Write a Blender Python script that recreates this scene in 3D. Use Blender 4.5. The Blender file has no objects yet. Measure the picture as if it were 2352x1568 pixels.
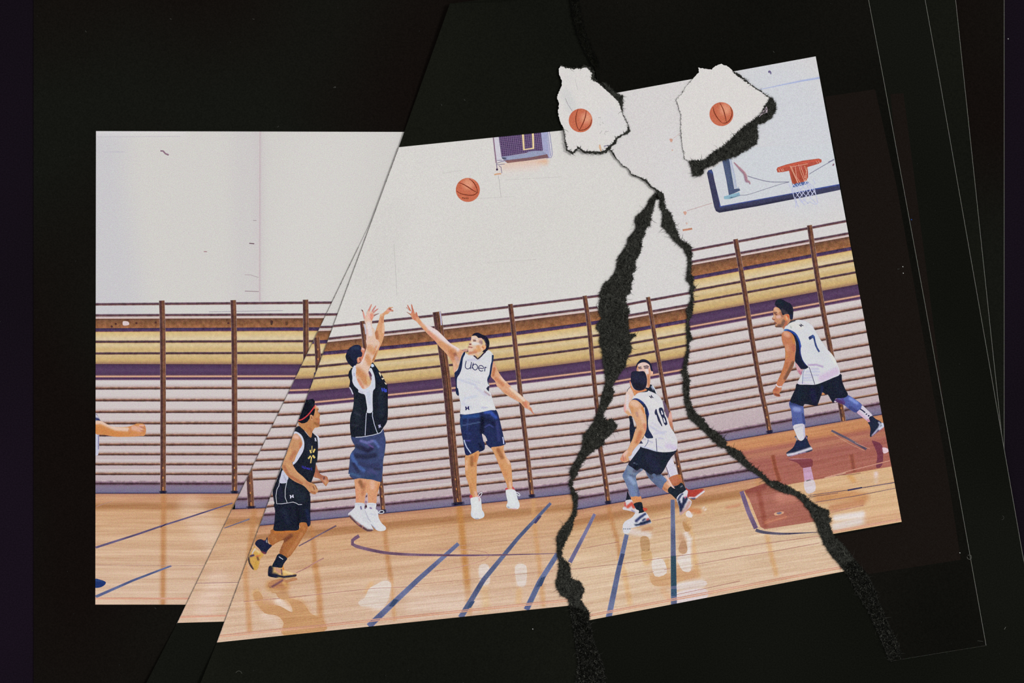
import bpy, math, random
import numpy as np
from mathutils.geometry import delaunay_2d_cdt
from mathutils import Vector

# ---------------------------------------------------------------- camera, light, exposure
SC = bpy.context.scene
COL = SC.collection
S = 0.42 / 2352.0            # metres of table per photographed pixel (an A3-size collage)
H = 1.4                      # camera height
cam_d = bpy.data.cameras.new('camera'); cam_d.sensor_width = 36; cam_d.lens = 120
cam_d.clip_start = 0.05; cam_d.clip_end = 50
cam = bpy.data.objects.new('camera', cam_d); cam.location = (0, 0, H); COL.objects.link(cam)
SC.camera = cam
SC.view_settings.view_transform = 'Standard'; SC.view_settings.look = 'None'
SC.view_settings.exposure = 0.0; SC.view_settings.gamma = 1.0
SC.view_settings.use_curve_mapping = False
w = bpy.data.worlds.new('room_light'); SC.world = w; w.use_nodes = True
w.node_tree.nodes['Background'].inputs[0].default_value = (1, 1, 1, 1)
w.node_tree.nodes['Background'].inputs[1].default_value = 0.60
sd = bpy.data.lights.new('scanner_lamp', 'SUN'); sd.energy = 0.40 * math.pi / math.sin(math.radians(42)); sd.angle = math.radians(16)
sun = bpy.data.objects.new('scanner_lamp', sd); COL.objects.link(sun)
sun.rotation_euler = (math.radians(-14), math.radians(48), 0); sun.location = (1, 0.3, 1)
R = random.Random(7)

# ---------------------------------------------------------------- helpers
def lin(c):
    a = np.asarray(c, dtype=float) / 255.0
    return np.where(a <= 0.04045, a / 12.92, ((a + 0.055) / 1.055) ** 2.4)
def W(p, z):
    p = np.asarray(p, dtype=float); k = S * (H - z) / H
    return np.stack([(p[:, 0] - 1176) * k, (784 - p[:, 1]) * k, np.full(len(p), z)], 1)
def K(ox, oy, s, t):
    "points read off an enlarged crop whose corner is ox,oy and whose enlargement is s"
    o = []
    for q in t.split():
        x, y = q.split(','); o.append((ox + float(x) / s, oy + float(y) / s))
    return o
def smooth(p, n=3, closed=True):
    p = np.asarray(p, dtype=float); N = len(p)
    if N < 3: return p
    out = []
    rng = range(N) if closed else range(N - 1)
    for i in rng:
        if closed: a, b, c, d = p[i - 1], p[i], p[(i + 1) % N], p[(i + 2) % N]
        else: a, b, c, d = p[max(i - 1, 0)], p[i], p[i + 1], p[min(i + 2, N - 1)]
        for k in range(n):
            t = k / n
            out.append(0.5 * ((2 * b) + (-a + c) * t + (2 * a - 5 * b + 4 * c - d) * t * t + (-a + 3 * b - 3 * c + d) * t ** 3))
    if not closed: out.append(p[-1])
    return np.array(out)
def inside(P, poly):
    poly = np.asarray(poly, dtype=float); x, y = P[:, 0], P[:, 1]; r = np.zeros(len(P), bool)
    a = poly; b = np.roll(poly, -1, 0)
    for (x1, y1), (x2, y2) in zip(a, b):
        if y1 == y2: continue
        m = ((y1 > y) != (y2 > y))
        r ^= m & (x < (x2 - x1) * (y - y1) / (y2 - y1) + x1)
    return r
def segdist(P, pts):
    pts = np.asarray(pts, dtype=float); d = np.full(len(P), 1e9)
    if len(pts) == 1: return np.hypot(*(P - pts[0]).T)
    for a, b in zip(pts[:-1], pts[1:]):
        ab = b - a; L = (ab ** 2).sum() + 1e-9
        t = np.clip(((P - a) @ ab) / L, 0, 1)
        d = np.minimum(d, np.hypot(*(P - (a + t[:, None] * ab)).T))
    return d
def paint(P, base, strokes):
    C = base if isinstance(base, np.ndarray) and base.ndim == 2 else np.tile(np.asarray(base, dtype=float), (len(P), 1))
    C = C.astype(float).copy()
    for st in strokes:
        pts, r, c = st[0], st[1], st[2]; al = st[3] if len(st) > 3 else 1.0
        d = segdist(P, pts); t = np.clip(1.25 - d / r, 0, 1); t = t * t * (3 - 2 * t) * al
        C += (np.asarray(c, dtype=float) - C) * t[:, None]
    return C
def node_mat(name):
    m = bpy.data.materials.new(name); m.use_nodes = True; nt = m.node_tree
    b = nt.nodes['Principled BSDF']; b.inputs['Roughness'].default_value = 0.9
    b.inputs['Specular IOR Level'].default_value = 0.0
    return m, nt, b
def coords(nt): return nt.nodes.new('ShaderNodeNewGeometry').outputs['Position']
def math_(nt, op, a, b=None):
    n = nt.nodes.new('ShaderNodeMath'); n.operation = op
    for i, v in ((0, a), (1, b)):
        if v is None: continue
        if isinstance(v, (int, float)): n.inputs[i].default_value = v
        else: nt.links.new(v, n.inputs[i])
    return n.outputs[0]
def vmath(nt, op, a, b):
    n = nt.nodes.new('ShaderNodeVectorMath'); n.operation = op
    for i, v in ((0, a), (1, b)):
        if isinstance(v, (tuple, list)): n.inputs[i].default_value = v
        else: nt.links.new(v, n.inputs[i])
    return n.outputs[0]
def noise(nt, vec, scale, detail=0.0, out='Fac'):
    n = nt.nodes.new('ShaderNodeTexNoise'); n.inputs['Scale'].default_value = scale; n.inputs['Detail'].default_value = detail
    nt.links.new(vec, n.inputs['Vector']); return n.outputs[out]
def ink(name, mul=0.55, add=0.035, streak=None, ang=0.0, chroma=0.5, blotch=0.0):
    "printed ink on paper: vertex colour with paper grain, and wood streaks for the printed floor"
    m, nt, b = node_mat(name)
    at = nt.nodes.new('ShaderNodeAttribute'); at.attribute_name = 'Col'; col = at.outputs['Color']; pos = coords(nt)
    if streak:
        mp = nt.nodes.new('ShaderNodeVectorRotate'); mp.rotation_type = 'Z_AXIS'; mp.inputs['Angle'].default_value = -ang
        nt.links.new(pos, mp.inputs['Vector'])
        v = vmath(nt, 'MULTIPLY', mp.outputs[0], (1 / 26.0, 1.0, 0.0))
        s1 = noise(nt, v, 1300, 3.0)
        v2 = vmath(nt, 'MULTIPLY', mp.outputs[0], (1 / 40.0, 1.0, 0.0))
        s2 = noise(nt, v2, 330, 1.0)
        f = math_(nt, 'MULTIPLY', math_(nt, 'SUBTRACT', s1, 0.5), streak)
        f2 = math_(nt, 'MULTIPLY', math_(nt, 'SUBTRACT', s2, 0.5), streak * 0.8)
        fa = math_(nt, 'ADD', f, f2)
        cx = nt.nodes.new('ShaderNodeCombineXYZ')
        nt.links.new(math_(nt, 'ADD', math_(nt, 'MULTIPLY', fa, 0.55), 1.0), cx.inputs[0])
        nt.links.new(math_(nt, 'ADD', math_(nt, 'MULTIPLY', fa, 0.85), 1.0), cx.inputs[1])
        nt.links.new(math_(nt, 'ADD', math_(nt, 'MULTIPLY', fa, 1.1), 1.0), cx.inputs[2])
        col = vmath(nt, 'MULTIPLY', col, cx.outputs[0])
    if blotch:
        bl = math_(nt, 'ADD', math_(nt, 'MULTIPLY', math_(nt, 'SUBTRACT', noise(nt, pos, 620, 3.0), 0.5), blotch), 1.0)
        cb = nt.nodes.new('ShaderNodeCombineXYZ')
        for i in range(3): nt.links.new(bl, cb.inputs[i])
        col = vmath(nt, 'MULTIPLY', col, cb.outputs[0])
    g = noise(nt, pos, 3700, 1.0); gc = noise(nt, vmath(nt, 'ADD', pos, (0.31, 0.2, 0)), 3300, 1.0, 'Color')
    gl = math_(nt, 'SUBTRACT', g, 0.5)
    cen = vmath(nt, 'MULTIPLY', vmath(nt, 'SUBTRACT', gc, (0.5, 0.5, 0.5)), (chroma,) * 3)
    c3 = nt.nodes.new('ShaderNodeCombineXYZ')
    for i in range(3): nt.links.new(gl, c3.inputs[i])
    gsum = vmath(nt, 'ADD', cen, c3.outputs[0])
    sx = nt.nodes.new('ShaderNodeSeparateXYZ'); nt.links.new(col, sx.inputs[0])
    am = math_(nt, 'MULTIPLY', math_(nt, 'SUBTRACT', 1.0, math_(nt, 'MULTIPLY', sx.outputs[1], 0.75)), mul)
    c4 = nt.nodes.new('ShaderNodeCombineXYZ')
    for i in range(3): nt.links.new(am, c4.inputs[i])
    fac = vmath(nt, 'ADD', vmath(nt, 'MULTIPLY', gsum, c4.outputs[0]), (1, 1, 1))
    col = vmath(nt, 'ADD', vmath(nt, 'MULTIPLY', col, fac), vmath(nt, 'MULTIPLY', gsum, (add,) * 3))
    nt.links.new(vmath(nt, 'MAXIMUM', col, (0.001, 0.001, 0.001)), b.inputs['Base Color'])
    return m
def black_stock(name, c1, c2, big=9, seed=0.0):
    m, nt, b = node_mat(name); pos = vmath(nt, 'ADD', coords(nt), (seed, seed, 0))
    r = nt.nodes.new('ShaderNodeValToRGB'); e = r.color_ramp.elements
    e[0].color = (*lin(c1), 1); e[1].color = (*lin(c2), 1); e[0].position = 0.38; e[1].position = 0.62
    nt.links.new(noise(nt, pos, big, 1.0), r.inputs[0])
    g = math_(nt, 'MULTIPLY', math_(nt, 'SUBTRACT', noise(nt, pos, 1700, 2.0), 0.5), 1.0)
    c = nt.nodes.new('ShaderNodeCombineXYZ')
    for i in range(3): nt.links.new(math_(nt, 'ADD', g, 1.0), c.inputs[i])
    nt.links.new(vmath(nt, 'MULTIPLY', r.outputs[0], c.outputs[0]), b.inputs['Base Color'])
    bp = nt.nodes.new('ShaderNodeBump'); bp.inputs['Strength'].default_value = 0.35; bp.inputs['Distance'].default_value = 0.0001
    nt.links.new(noise(nt, pos, 1500, 2.0), bp.inputs['Height']); nt.links.new(bp.outputs[0], b.inputs['Normal'])
    return m
M_INK = ink('printed_ink', 0.85, 0.05, chroma=0.75); M_WALL = ink('printed_wall_ink', 0.95, 0.0, chroma=0.6)
M_DARKINK = ink('printed_dark_ink', 0.8, 0.034, chroma=0.7, blotch=0.5)
M_WOOD = ink('printed_wood_ink', 0.85, 0.05, chroma=0.7, blotch=1.5)
M_BAND = ink('printed_band_ink', 0.75, 0.03, chroma=0.75, blotch=0.4)
M_FIB = ink('torn_black_fibre', 0.5, 0.006, chroma=0.1)
M_BLACK = [black_stock('black_card_%d' % i, a, b_, 8 + i, i * 1.7) for i, (a, b_) in enumerate([((19, 14, 12), (21, 22, 18)), ((22, 23, 19), (18, 19, 15)), ((19, 20, 16), (22, 23, 18)), ((17, 18, 14), (20, 21, 17)), ((15, 15, 12), (19, 18, 15))])]
M_DESK = black_stock('dark_violet_glass_bed', (24, 17, 27), (20, 15, 22), 6)
M_EDGE = node_mat('cut_paper_edge')[0]; M_EDGE.node_tree.nodes['Principled BSDF'].inputs['Base Color'].default_value = (*lin((92, 92, 86)), 1)
EPS = 1.7e-6
def add_mesh(name, V, F, mat, C=None, parent=None, label=None):
    me = bpy.data.meshes.new(name); me.from_pydata([tuple(v) for v in V], [], [tuple(f) for f in F]); me.update()
    if C is not None:
        a = me.color_attributes.new('Col', 'FLOAT_COLOR', 'POINT')
        buf = np.ones((len(V), 4), np.float32); buf[:, :3] = lin(np.clip(C, 0, 255)); a.data.foreach_set('color', buf.ravel())
    me.materials.append(mat)
    o = bpy.data.objects.new(name, me); COL.objects.link(o)
    if parent is not None:
        o.parent = parent
        if parent.type == 'EMPTY': o.location = -parent.location
    if label: o['label'] = label
    return o
def halfplanes(quad):
    q = np.asarray(quad, dtype=float); c = q.mean(0); out = []
    for a, b in zip(q, np.roll(q, -1, 0)):
        n = np.array([-(b - a)[1], (b - a)[0]]); n /= np.hypot(*n)
        if (c - a) @ n < 0: n = -n
        out.append((a, n))
    return out
def clip_geo(P, F, C, hps):
    P = np.asarray(P, dtype=float); C = np.asarray(C, dtype=float)
    for a, n in hps:
        d = (P - a) @ n
        if (d >= -1e-6).all(): continue
        ok = d >= 0; NF = []; P2 = list(P); C2 = list(C); cache = {}
        for f in F:
            k = [ok[i] for i in f]
            if all(k): NF.append(f); continue
            if not any(k): continue
            g = []
            for i, j in zip(f, list(f[1:]) + [f[0]]):
                if ok[i]: g.append(i)
                if ok[i] != ok[j]:
                    key = (min(i, j), max(i, j))
                    if key not in cache:
                        t = d[i] / (d[i] - d[j]); cache[key] = len(P2)
                        P2.append(P[i] + t * (P[j] - P[i])); C2.append(C[i] + t * (C[j] - C[i]))
                    g.append(cache[key])
            if len(g) >= 3: NF.append(g)
        P = np.array(P2); C = np.array(C2); F = NF
        if not F: break
    return P, F, C
class Sheet:
    def __init__(s, name, label, outline, top, thick, mat, quad=None, left=None, lift=None, floor_ang=0.0):
        s.top = top; s.quad = quad; s.hps = halfplanes(quad) if quad is not None else []
        s.left = None if left is None else np.array(left, dtype=float); s.n = 0
        s.lift = lift
        if lift is None:
            P, F = tri(outline, 0); 
        else:
            P, F = tri(outline, 26)
        z = np.full(len(P), top)
        if lift is not None: z = z + lift(P)
        V1 = W(P, top); V1[:, 2] = z; V0 = V1.copy(); V0[:, 2] -= thick
        N = len(P); faces = [tuple(f) for f in F] + [tuple(i + N for i in reversed(f)) for f in F]
        cnt = {}
        for f in F:
            for i, j in zip(f, list(f[1:]) + [f[0]]): cnt[(i, j)] = 1
        for (i, j) in list(cnt):
            if (j, i) not in cnt: faces.append((j, i, i + N, j + N))
        s.root = add_mesh(name, np.vstack([V1, V0]), faces, mat); s.root['label'] = label; s.root['category'] = 'paper sheet'
        s.M_FLOOR = ink(name + '_printed_floor_ink', 0.8, 0.03, 0.8, floor_ang, 0.7)
    def z(s, lv): return s.top + EPS * lv
    def emit(s, name, P, F, C, lv, mat=None, parent=None, label=None, leftclip=False, clip=True):
        P = np.asarray(P, dtype=float); F = [tuple(f) for f in F]
        if leftclip and s.left is not None and len(F):
            cen = np.array([P[list(f)].mean(0) for f in F]); lx = np.interp(cen[:, 1], s.left[:, 1], s.left[:, 0])
            F = [f for f, k in zip(F, cen[:, 0] >= lx) if k]
        if clip and s.hps and len(F): P, F, C = clip_geo(P, F, C, s.hps)
        if not len(F): return None
        used = sorted({i for f in F for i in f}); mp = {i: k for k, i in enumerate(used)}
        P = np.asarray(P)[used]; C = np.asarray(C)[used]; F = [tuple(mp[i] for i in f) for f in F]
        NF = []
        for f in F:   # all faces look up
            a = 0.0
            for i, j in zip(f, list(f[1:]) + [f[0]]): a += P[i][0] * P[j][1] - P[j][0] * P[i][1]
            NF.append(f if a < 0 else tuple(reversed(f)))
        s.n += 1
        return add_mesh(name, W(P, s.z(lv) + (s.n % 12) * 1.1e-7), NF, mat or M_INK, C, parent or s.root, label)
    def poly(s, name, pts, col, lv, strokes=(), sp=None, mat=None, parent=None, label=None, sm=True, clip=True, leftclip=False, ragged=0.0):
        p = smooth(pts) if sm else np.asarray(pts, dtype=float)
        if sp is None: sp = 0 if not strokes else 1.15 if name in ('head', 'ear', 'hair', 'far_hand') else 1.6 if name in ('arm', 'raised_arm', 'right_arm', 'far_arm', 'shoe', 'sock') else 2.2
        P, F = tri(p, sp)
        return s.emit(name, P, F, paint(P, col, strokes), lv, mat, parent, label, leftclip, clip)
    def rib(s, name, pts, prof, lv, mat=None, parent=None, label=None, clip=True, leftclip=False, step=None, sm=False, taper=None):
        "a printed stroke: prof = [(offset, colour), ...] across the line"
        if isinstance(prof, tuple): w_, c_ = prof; prof = [(-w_ / 2, c_), (w_ / 2, c_)]
        pts = np.asarray(pts, dtype=float)
        if sm: pts = smooth(pts, 4, False)
        if step:
            L = np.concatenate([[0], np.cumsum(np.hypot(*np.diff(pts, axis=0).T))]); n = max(2, int(L[-1] / step) + 1)
            t = np.linspace(0, L[-1], n); pts = np.stack([np.interp(t, L, pts[:, 0]), np.interp(t, L, pts[:, 1])], 1)
        P, F, C = strip(pts, prof, taper)
        return s.emit(name, P, F, C, lv, mat, parent, label, leftclip, clip)
def strip(pts, prof, taper=None):
    pts = np.asarray(pts, dtype=float); t = np.gradient(pts, axis=0); t /= np.hypot(*t.T)[:, None] + 1e-9
    n = np.stack([-t[:, 1], t[:, 0]], 1)
    if taper is None: k = np.ones(len(pts))
    else: k = np.interp(np.linspace(0, 1, len(pts)), np.linspace(0, 1, len(taper)), taper)
    m = len(prof); P = []; C = []; F = []
    for i in range(len(pts)):
        for o, c in prof: P.append(pts[i] + n[i] * o * k[i]); C.append(c)
    for i in range(len(pts) - 1):
        for j in range(m - 1): F.append((i * m + j, i * m + j + 1, (i + 1) * m + j + 1, (i + 1) * m + j))
    return np.array(P), F, np.array(C, dtype=float)
def merge(parts):
    P = []; F = []; C = []; o = 0
    for p, f, c in parts:
        P.append(p); C.append(c); F += [tuple(i + o for i in q) for q in f]; o += len(p)
    return np.vstack(P), F, np.vstack(C)
def tri(outline, sp):
    p = np.asarray(outline, dtype=float); n = len(p); vs = [Vector((float(a), float(b))) for a, b in p]
    if sp:
        mn, mx = p.min(0), p.max(0)
        gx, gy = np.meshgrid(np.arange(mn[0] + sp / 2, mx[0], sp), np.arange(mn[1] + sp / 2, mx[1], sp)); g = np.stack([gx.ravel(), gy.ravel()], 1)
        g[:, 0] += ((np.arange(len(g)) // max(gx.shape[1], 1)) % 2) * sp * 0.5
        if len(g):
            g = g[inside(g, p)]
            if len(g): g = g[segdist(g, np.vstack([p, p[:1]])) > sp * 0.4]
        vs += [Vector((float(a), float(b))) for a, b in g]
    r = delaunay_2d_cdt(vs, [(i, (i + 1) % n) for i in range(n)], [], 0, 1e-4)
    P = np.array([(v.x, v.y) for v in r[0]]); F = np.array(r[2], dtype=object)
    if not len(F): return P, []
    cen = np.array([P[list(f)].mean(0) for f in F]); k = inside(cen, p)
    out = []
    for f, q in zip(F, k):
        if q:
            f = list(f); a = np.cross(P[f[1]] - P[f[0]], P[f[2]] - P[f[0]])
            out.append(f if a < 0 else f[::-1])
    return P, out
# ---------------------------------------------------------------- the tears, as left and right edge of their black fibre
TL1 = [(1491.8,457.8),(1484,477),(1460,498.6),(1458.6,511.5),(1462,525.5),(1442,548.5),(1440.8,562.5),(1429.3,579),(1417.8,595.7),(1416.5,614.8),(1406.3,636.5),(1388.5,650.5),(1382,662),(1378,678.6),(1379.5,686),(1374.4,710.6),(1382,731),(1369.3,751.4),(1379.5,768),(1377,788.4),(1384.6,807.5),(1386,833),(1391,861),(1392.4,879),(1386,897),(1381,913.6),(1378.4,931.4),(1370.8,951.8),(1363,971),(1340,1000),(1339,1019.4),(1332.5,1038.6),(1318.4,1066.8),(1309,1082.9),(1313,1096),(1307.7,1107),(1310.4,1123),(1315.7,1144.5),(1318.4,1160.5),(1315.7,1182),(1306.3,1195.4),(1291.6,1211.4),(1279.5,1232.9),(1279.7,1267),(1285,1288),(1284,1309),(1276.6,1344.6),(1288,1365.5),(1304.9,1374),(1309,1390.6),(1316,1420),(1322,1465),(1330,1520),(1322,1590)]
TR1 = [(1504.5,460),(1499.4,482),(1494,505),(1491.8,519),(1481.6,525.5),(1481.6,539.5),(1471.4,553.6),(1474,561),(1468.8,583),(1457.3,599.5),(1461,620),(1451,629),(1453.5,640),(1448.4,653),(1448.4,669.6),(1438,680),(1437,696.6),(1446,714.4),(1440.8,731),(1444.6,756.5),(1444,766.7),(1461,769.3),(1447,780.8),(1449.7,803.7),(1439.5,824),(1437,842),(1420,861),(1410.3,877.9),(1405,889.3),(1410.3,899.5),(1405,917.4),(1396.3,931.4),(1386,948),(1386,958),(1394,965),(1407.8,962),(1416.7,978.6),(1405,995),(1388.6,1009),(1386,1020.7),(1369.5,1031),(1353,1042.4),(1341,1057.4),(1331.8,1070.8),(1325,1090.9),(1314.4,1104.3),(1315.7,1120.4),(1326.4,1139),(1325,1160.5),(1323.7,1179.3),(1315.7,1198),(1313,1214),(1305,1230),(1290,1261),(1289,1279.7),(1307,1294.4),(1311,1328),(1332,1336),(1342.5,1354),(1332,1376),(1353,1407),(1352,1424),(1362,1470),(1385,1530),(1390,1590)]
TL2 = [(1516,460),(1516,477),(1523.7,491),(1520,519),(1536,534.4),(1549,552),(1569.6,571),(1580,589),(1580,608),(1578.5,627.6),(1577,643),(1586,655.6),(1585,668),(1588,682.4),(1585,695),(1577,712),(1580,731),(1576,751),(1578.5,777),(1578.5,801),(1573,824),(1570,846),(1564.5,855),(1571,868),(1569.6,890),(1574,921.6),(1577.7,942),(1582,958),(1613.5,987),(1633.4,1007),(1651.8,1025),(1667,1030),(1676,1042),(1700,1061.6),(1718,1076.5),(1749.8,1096.4),(1771,1118),(1799.5,1131),(1822.7,1134.5),(1837.6,1146),(1857.5,1171),(1872.5,1197.5),(1880.8,1219),(1892.4,1247.3),(1907.3,1272),(1932,1300),(1950,1320),(1965,1350),(1985,1385),(2000,1410),(2020,1455),(2045,1517)]
TR2 = [(1526,455),(1525,462),(1529,479.4),(1540,491),(1547,509),(1555.6,532),(1562,551),(1585,563.8),(1590,584),(1587.4,597),(1586,627.6),(1594,640),(1590,653),(1597.7,659.4),(1591,671),(1592,691),(1590,718),(1582,737.4),(1584,756.5),(1590,779.5),(1582,788.4),(1582,814),(1577,839.4),(1577,850),(1583,870.7),(1582,908),(1587.5,933),(1598,949),(1615,961),(1629,982.5),(1645.7,991.7),(1667,1010),(1668.6,1023),(1702,1037.6),(1711.5,1053),(1723.8,1066.7),(1754.4,1089.7),(1766,1103),(1796,1109.7),(1819.4,1123),(1841,1133),(1859,1149.5),(1882.4,1166),(1904,1171),(1902,1186),(1909,1192.6),(1904,1202.5),(1909,1217.4),(1914,1230),(1945,1262),(1972,1300),(1992,1325),(2006,1350),(2018,1385),(2038,1430),(2062,1480),(2068,1514)]
CRACK = [(1398.7,341.7),(1405,348),(1411,357),(1416,364),(1421.6,369.7),(1429.3,380),(1442,386.3),(1447,393),(1448.4,399),(1457,403),(1465,406),(1472.7,409.3),(1484,415.7),(1490,422),(1494,428.4),(1505.8,434.8),(1512,441),(1518.6,447),(1520,458)]
CRACKW = [4,5,5,2,2,1.6,1.6,3,1.5,4,3,5,8,8,4,7,12,20,20]
TOPT = [(1306,-30),(1311,0),(1316,40),(1328,80),(1338,105),(1350,130),(1366,155),(1372,185),(1384,205),(1400,215),(1419,216)]
def mono(L, Rr):
    y = np.linspace(max(L[0][1], Rr[0][1]), min(L[-1][1], Rr[-1][1]), 240)
    l = np.array(sorted(L, key=lambda q: q[1])); r = np.array(sorted(Rr, key=lambda q: q[1]))
    return np.stack([(np.interp(y, l[:, 1], l[:, 0]) + np.interp(y, r[:, 1], r[:, 0])) / 2, y], 1)
MID1 = mono(TL1, TR1); MID2 = mono(TL2, TR2)
def shift(p, dx, dy=0): return [(x + dx, y + dy) for x, y in p]

# ---------------------------------------------------------------- the setting: bed under the collage
desk = add_mesh('scanner_bed', [(-0.9, -0.7, -0.0302), (0.9, -0.7, -0.0302), (0.9, 0.7, -0.0302), (-0.9, 0.7, -0.0302), (-0.9, -0.7, 0), (0.9, -0.7, 0), (0.9, 0.7, 0), (-0.9, 0.7, 0)],
    [(0, 3, 2, 1), (4, 5, 6, 7), (0, 1, 5, 4), (1, 2, 6, 5), (2, 3, 7, 6), (3, 0, 4, 7)], M_DESK)
desk['kind'] = 'structure'; desk['label'] = 'dark violet scanner bed seen at both sides of the collage'

# ---------------------------------------------------------------- the five sheets, lowest first
T = 0.0003
def lift_c(P):
    y = P[:, 1]; xe = 916 - (y - 338) * 0.3676
    e = np.clip(1 - np.abs(P[:, 0] - xe) / 90, 0, 1) ** 2
    return e * 0.0016 * (np.clip((280 - y) / 180, 0, 1) + np.clip((y - 1510) / 60, 0, 1))
def lift_b(P):
    y = P[:, 1]; xe = 774 - (y - 670) * 0.483
    e = np.clip(1 - np.abs(P[:, 0] - xe) / 60, 0, 1) ** 2
    return e * 0.0013 * np.clip((y - 1440) / 90, 0, 1)
A = Sheet('photo_sheet', 'black sheet printed with the left end of the gym photograph, lowest and square',
    [(77, -60), (2307, -60), (2307, 1630), (77, 1630)], T, T, M_BLACK[0], quad=[(220.5, 301), (960, 303), (960, 1388), (219, 1388)])
B = Sheet('photo_strip', 'narrow slanted black strip between left and middle sheets, with a sliver of wall bars',
    [(856, 500), (774, 670), (407, 1430), (337.5, 1566), (306, 1630), (900, 1630), (900, 500)], 2 * T, T, M_BLACK[1], lift=lift_b,
    quad=[(870.6, 470), (407, 1430), (900, 1416), (900, 470)], floor_ang=math.radians(2))
C_ = Sheet('photo_sheet', 'tilted middle sheet printed with shooter, leaping defender and flying ball',
    [(1033.5, 9), (916, 338), (794, 670), (709.3, 900), (608, 1175), (498, 1475), (461, 1568), (438, 1630), (2395, 1630), (2301, 1000), (2269, 700), (2214, 180), (2195, 0), (2189, -60), (1600, -60)], 3 * T, T, M_BLACK[2], lift=lift_c,
    quad=[(916, 338), (498, 1475), (1600, 1359.8), (1600, 268)], floor_ang=math.radians(5.9))
dL = TL1; d_out = [(1510, 452)] + dL + [(2412, 1590), (2349, 1274), (2301, 1000), (2248.6, 700), (2157.5, 180), (2125, 0), (2115, -60), (1530, -60)]
D = Sheet('photo_sheet', 'torn sheet between the two long tears, printed with player 18 and guard',
    d_out, 4 * T, T, M_BLACK[3], quad=[(1250, 312), (1250, 1443.6), (2050, 1290.4), (2000, 185)], left=MID1, floor_ang=math.radians(9.6))
e_out = TOPT + [(1428, 240), (1425, 290), (1400, 338)] + CRACK[1:-2] + [(1505, 452)] + TL2 + [(2265, 1482), (2211, 1180), (2125, 700), (2029, 180), (1995, 0), (1984, -60), (1300, -60)]
E = Sheet('photo_sheet', 'topmost sheet at right, torn on its left, printed with hoop and player 7',
    e_out, 5 * T, T, M_BLACK[4], quad=[(1370, 221.7), (1873.5, 129.5), (2071, 1198), (1545, 1291)], left=MID2, floor_ang=math.radians(10.2))
# cut edges, pale with the exposed paper core
for s_, pts in ((A, [(2306.5, -60), (2306.5, 1630)]), (C_, [(2189, -60), (2195, 0), (2214, 180), (2269, 700), (2301, 1000)]),
                (D, [(2115, -60), (2125, 0), (2157.5, 180), (2248.6, 700), (2301, 1000), (2349, 1274), (2395, 1500)]), (E, [(1984, -60), (1995, 0), (2029, 180), (2125, 700), (2211, 1180), (2265, 1482)])):
    s_.rib('cut_edge', pts, (1.1, (104, 104, 98)), 1, clip=False, label='thin pale cut edge of the paper')
E.rib('cut_edge', [(2265, 1482), (2160, 1499), (2045, 1518)], (0.8, (52, 52, 48)), 1, clip=False, label='faint lower cut edge of the paper')
for s_, q in ((E, [(1895, 222), (2010, 205), (2060, 430), (2175, 1080), (2207, 1285), (1995, 1318), (1912, 1232), (2070, 1203)]), (D, [(2045, 216), (2075, 214), (2120, 560), (2210, 1250), (2190, 1270), (2100, 760)])):
    s_.poly('show_through_patch', q, (26, 21, 18), 1, sm=False, clip=False, mat=M_FIB, label='faint brown rectangle showing through the black paper')

# ---------------------------------------------------------------- printed wall bars: one table per sheet, the same photograph each time
KEYS = ['r1', 'r2', 'bt', 'r3', 'r4', 'r5', 'pt', 'pk', 'r7', 'r8', 'r9', 'r10', 'r11', 'r12', 'r13', 'r14', 'r15', 'r16', 'fl']
def table(rows, deg):
    f = {}
    for k, pts in zip(KEYS, rows):
        p = np.array(pts, dtype=float); f[k] = np.polyfit(p[:, 0] / 1000, p[:, 1], min(deg, len(p) - 1))
    return lambda k, x: np.polyval(f[k], np.asarray(x, dtype=float) / 1000)
def T2(xs, rows): return [[(x, y) for x, y in zip(xs, r)] for r in rows]
xa = [220, 535, 740]
YA = table(T2(xa, [[699,696,695.3],[724.3,722.8,722],[730,729.5,728.7],[758,756.3,755.7],[784.8,783.8,783.2],[811.6,810.4,810],[836,835.5,837],[863.6,863.2,863],[892,891,890.4],
    [919.1,919,919],[945.9,945.5,945],[972,971.5,971.5],[999.5,999.3,999],[1020.9,1020.8,1020.5],[1043,1043,1043],[1066,1066,1066],[1088.3,1088.5,1088.5],[1110.5,1110.8,1111],[1133,1133,1132.5]]), 1)
xb = [560, 760]
bb = [727,755.5,764,791,820,846.5,874,899,928,956,983,1009,1035,1058,1080,1101.5,1123,1146,1168]
YB = table([[(560, y), (760, y - (5 if i < 2 else 6.5 if i < 8 else 8.5 if i < 12 else 8))] for i, y in enumerate(bb)], 1)
xc = [780, 960, 1240, 1340]
YC = table(T2(xc, [[747.4,728.5,696.5,683.7],[775,755.8,722.5,710],[781,761.5,728.5,716.5],[808.7,790.7,759.8,744.4],[836.6,817.5,786.6,773.8],[863.4,846.6,813.4,801.2],[891.7,874.9,842,830.5],[917.5,898.8,867.9,854.7],
    [945.8,929,897.9,886],[972.6,955,924.6,913],[999,982.3,952.3,940],[1027.4,1008.3,978,967],[1054,1035.9,1005,995],[1078.7,1058.8,1029.6,1018],[1101.8,1081.8,1052.9,1041],[1123,1103.8,1074.3,1063],[1145.8,1127,1097,1086.5],[1168,1151,1119.4,1107.5],[1189,1171,1141.8,1131]]), 2)
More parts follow.
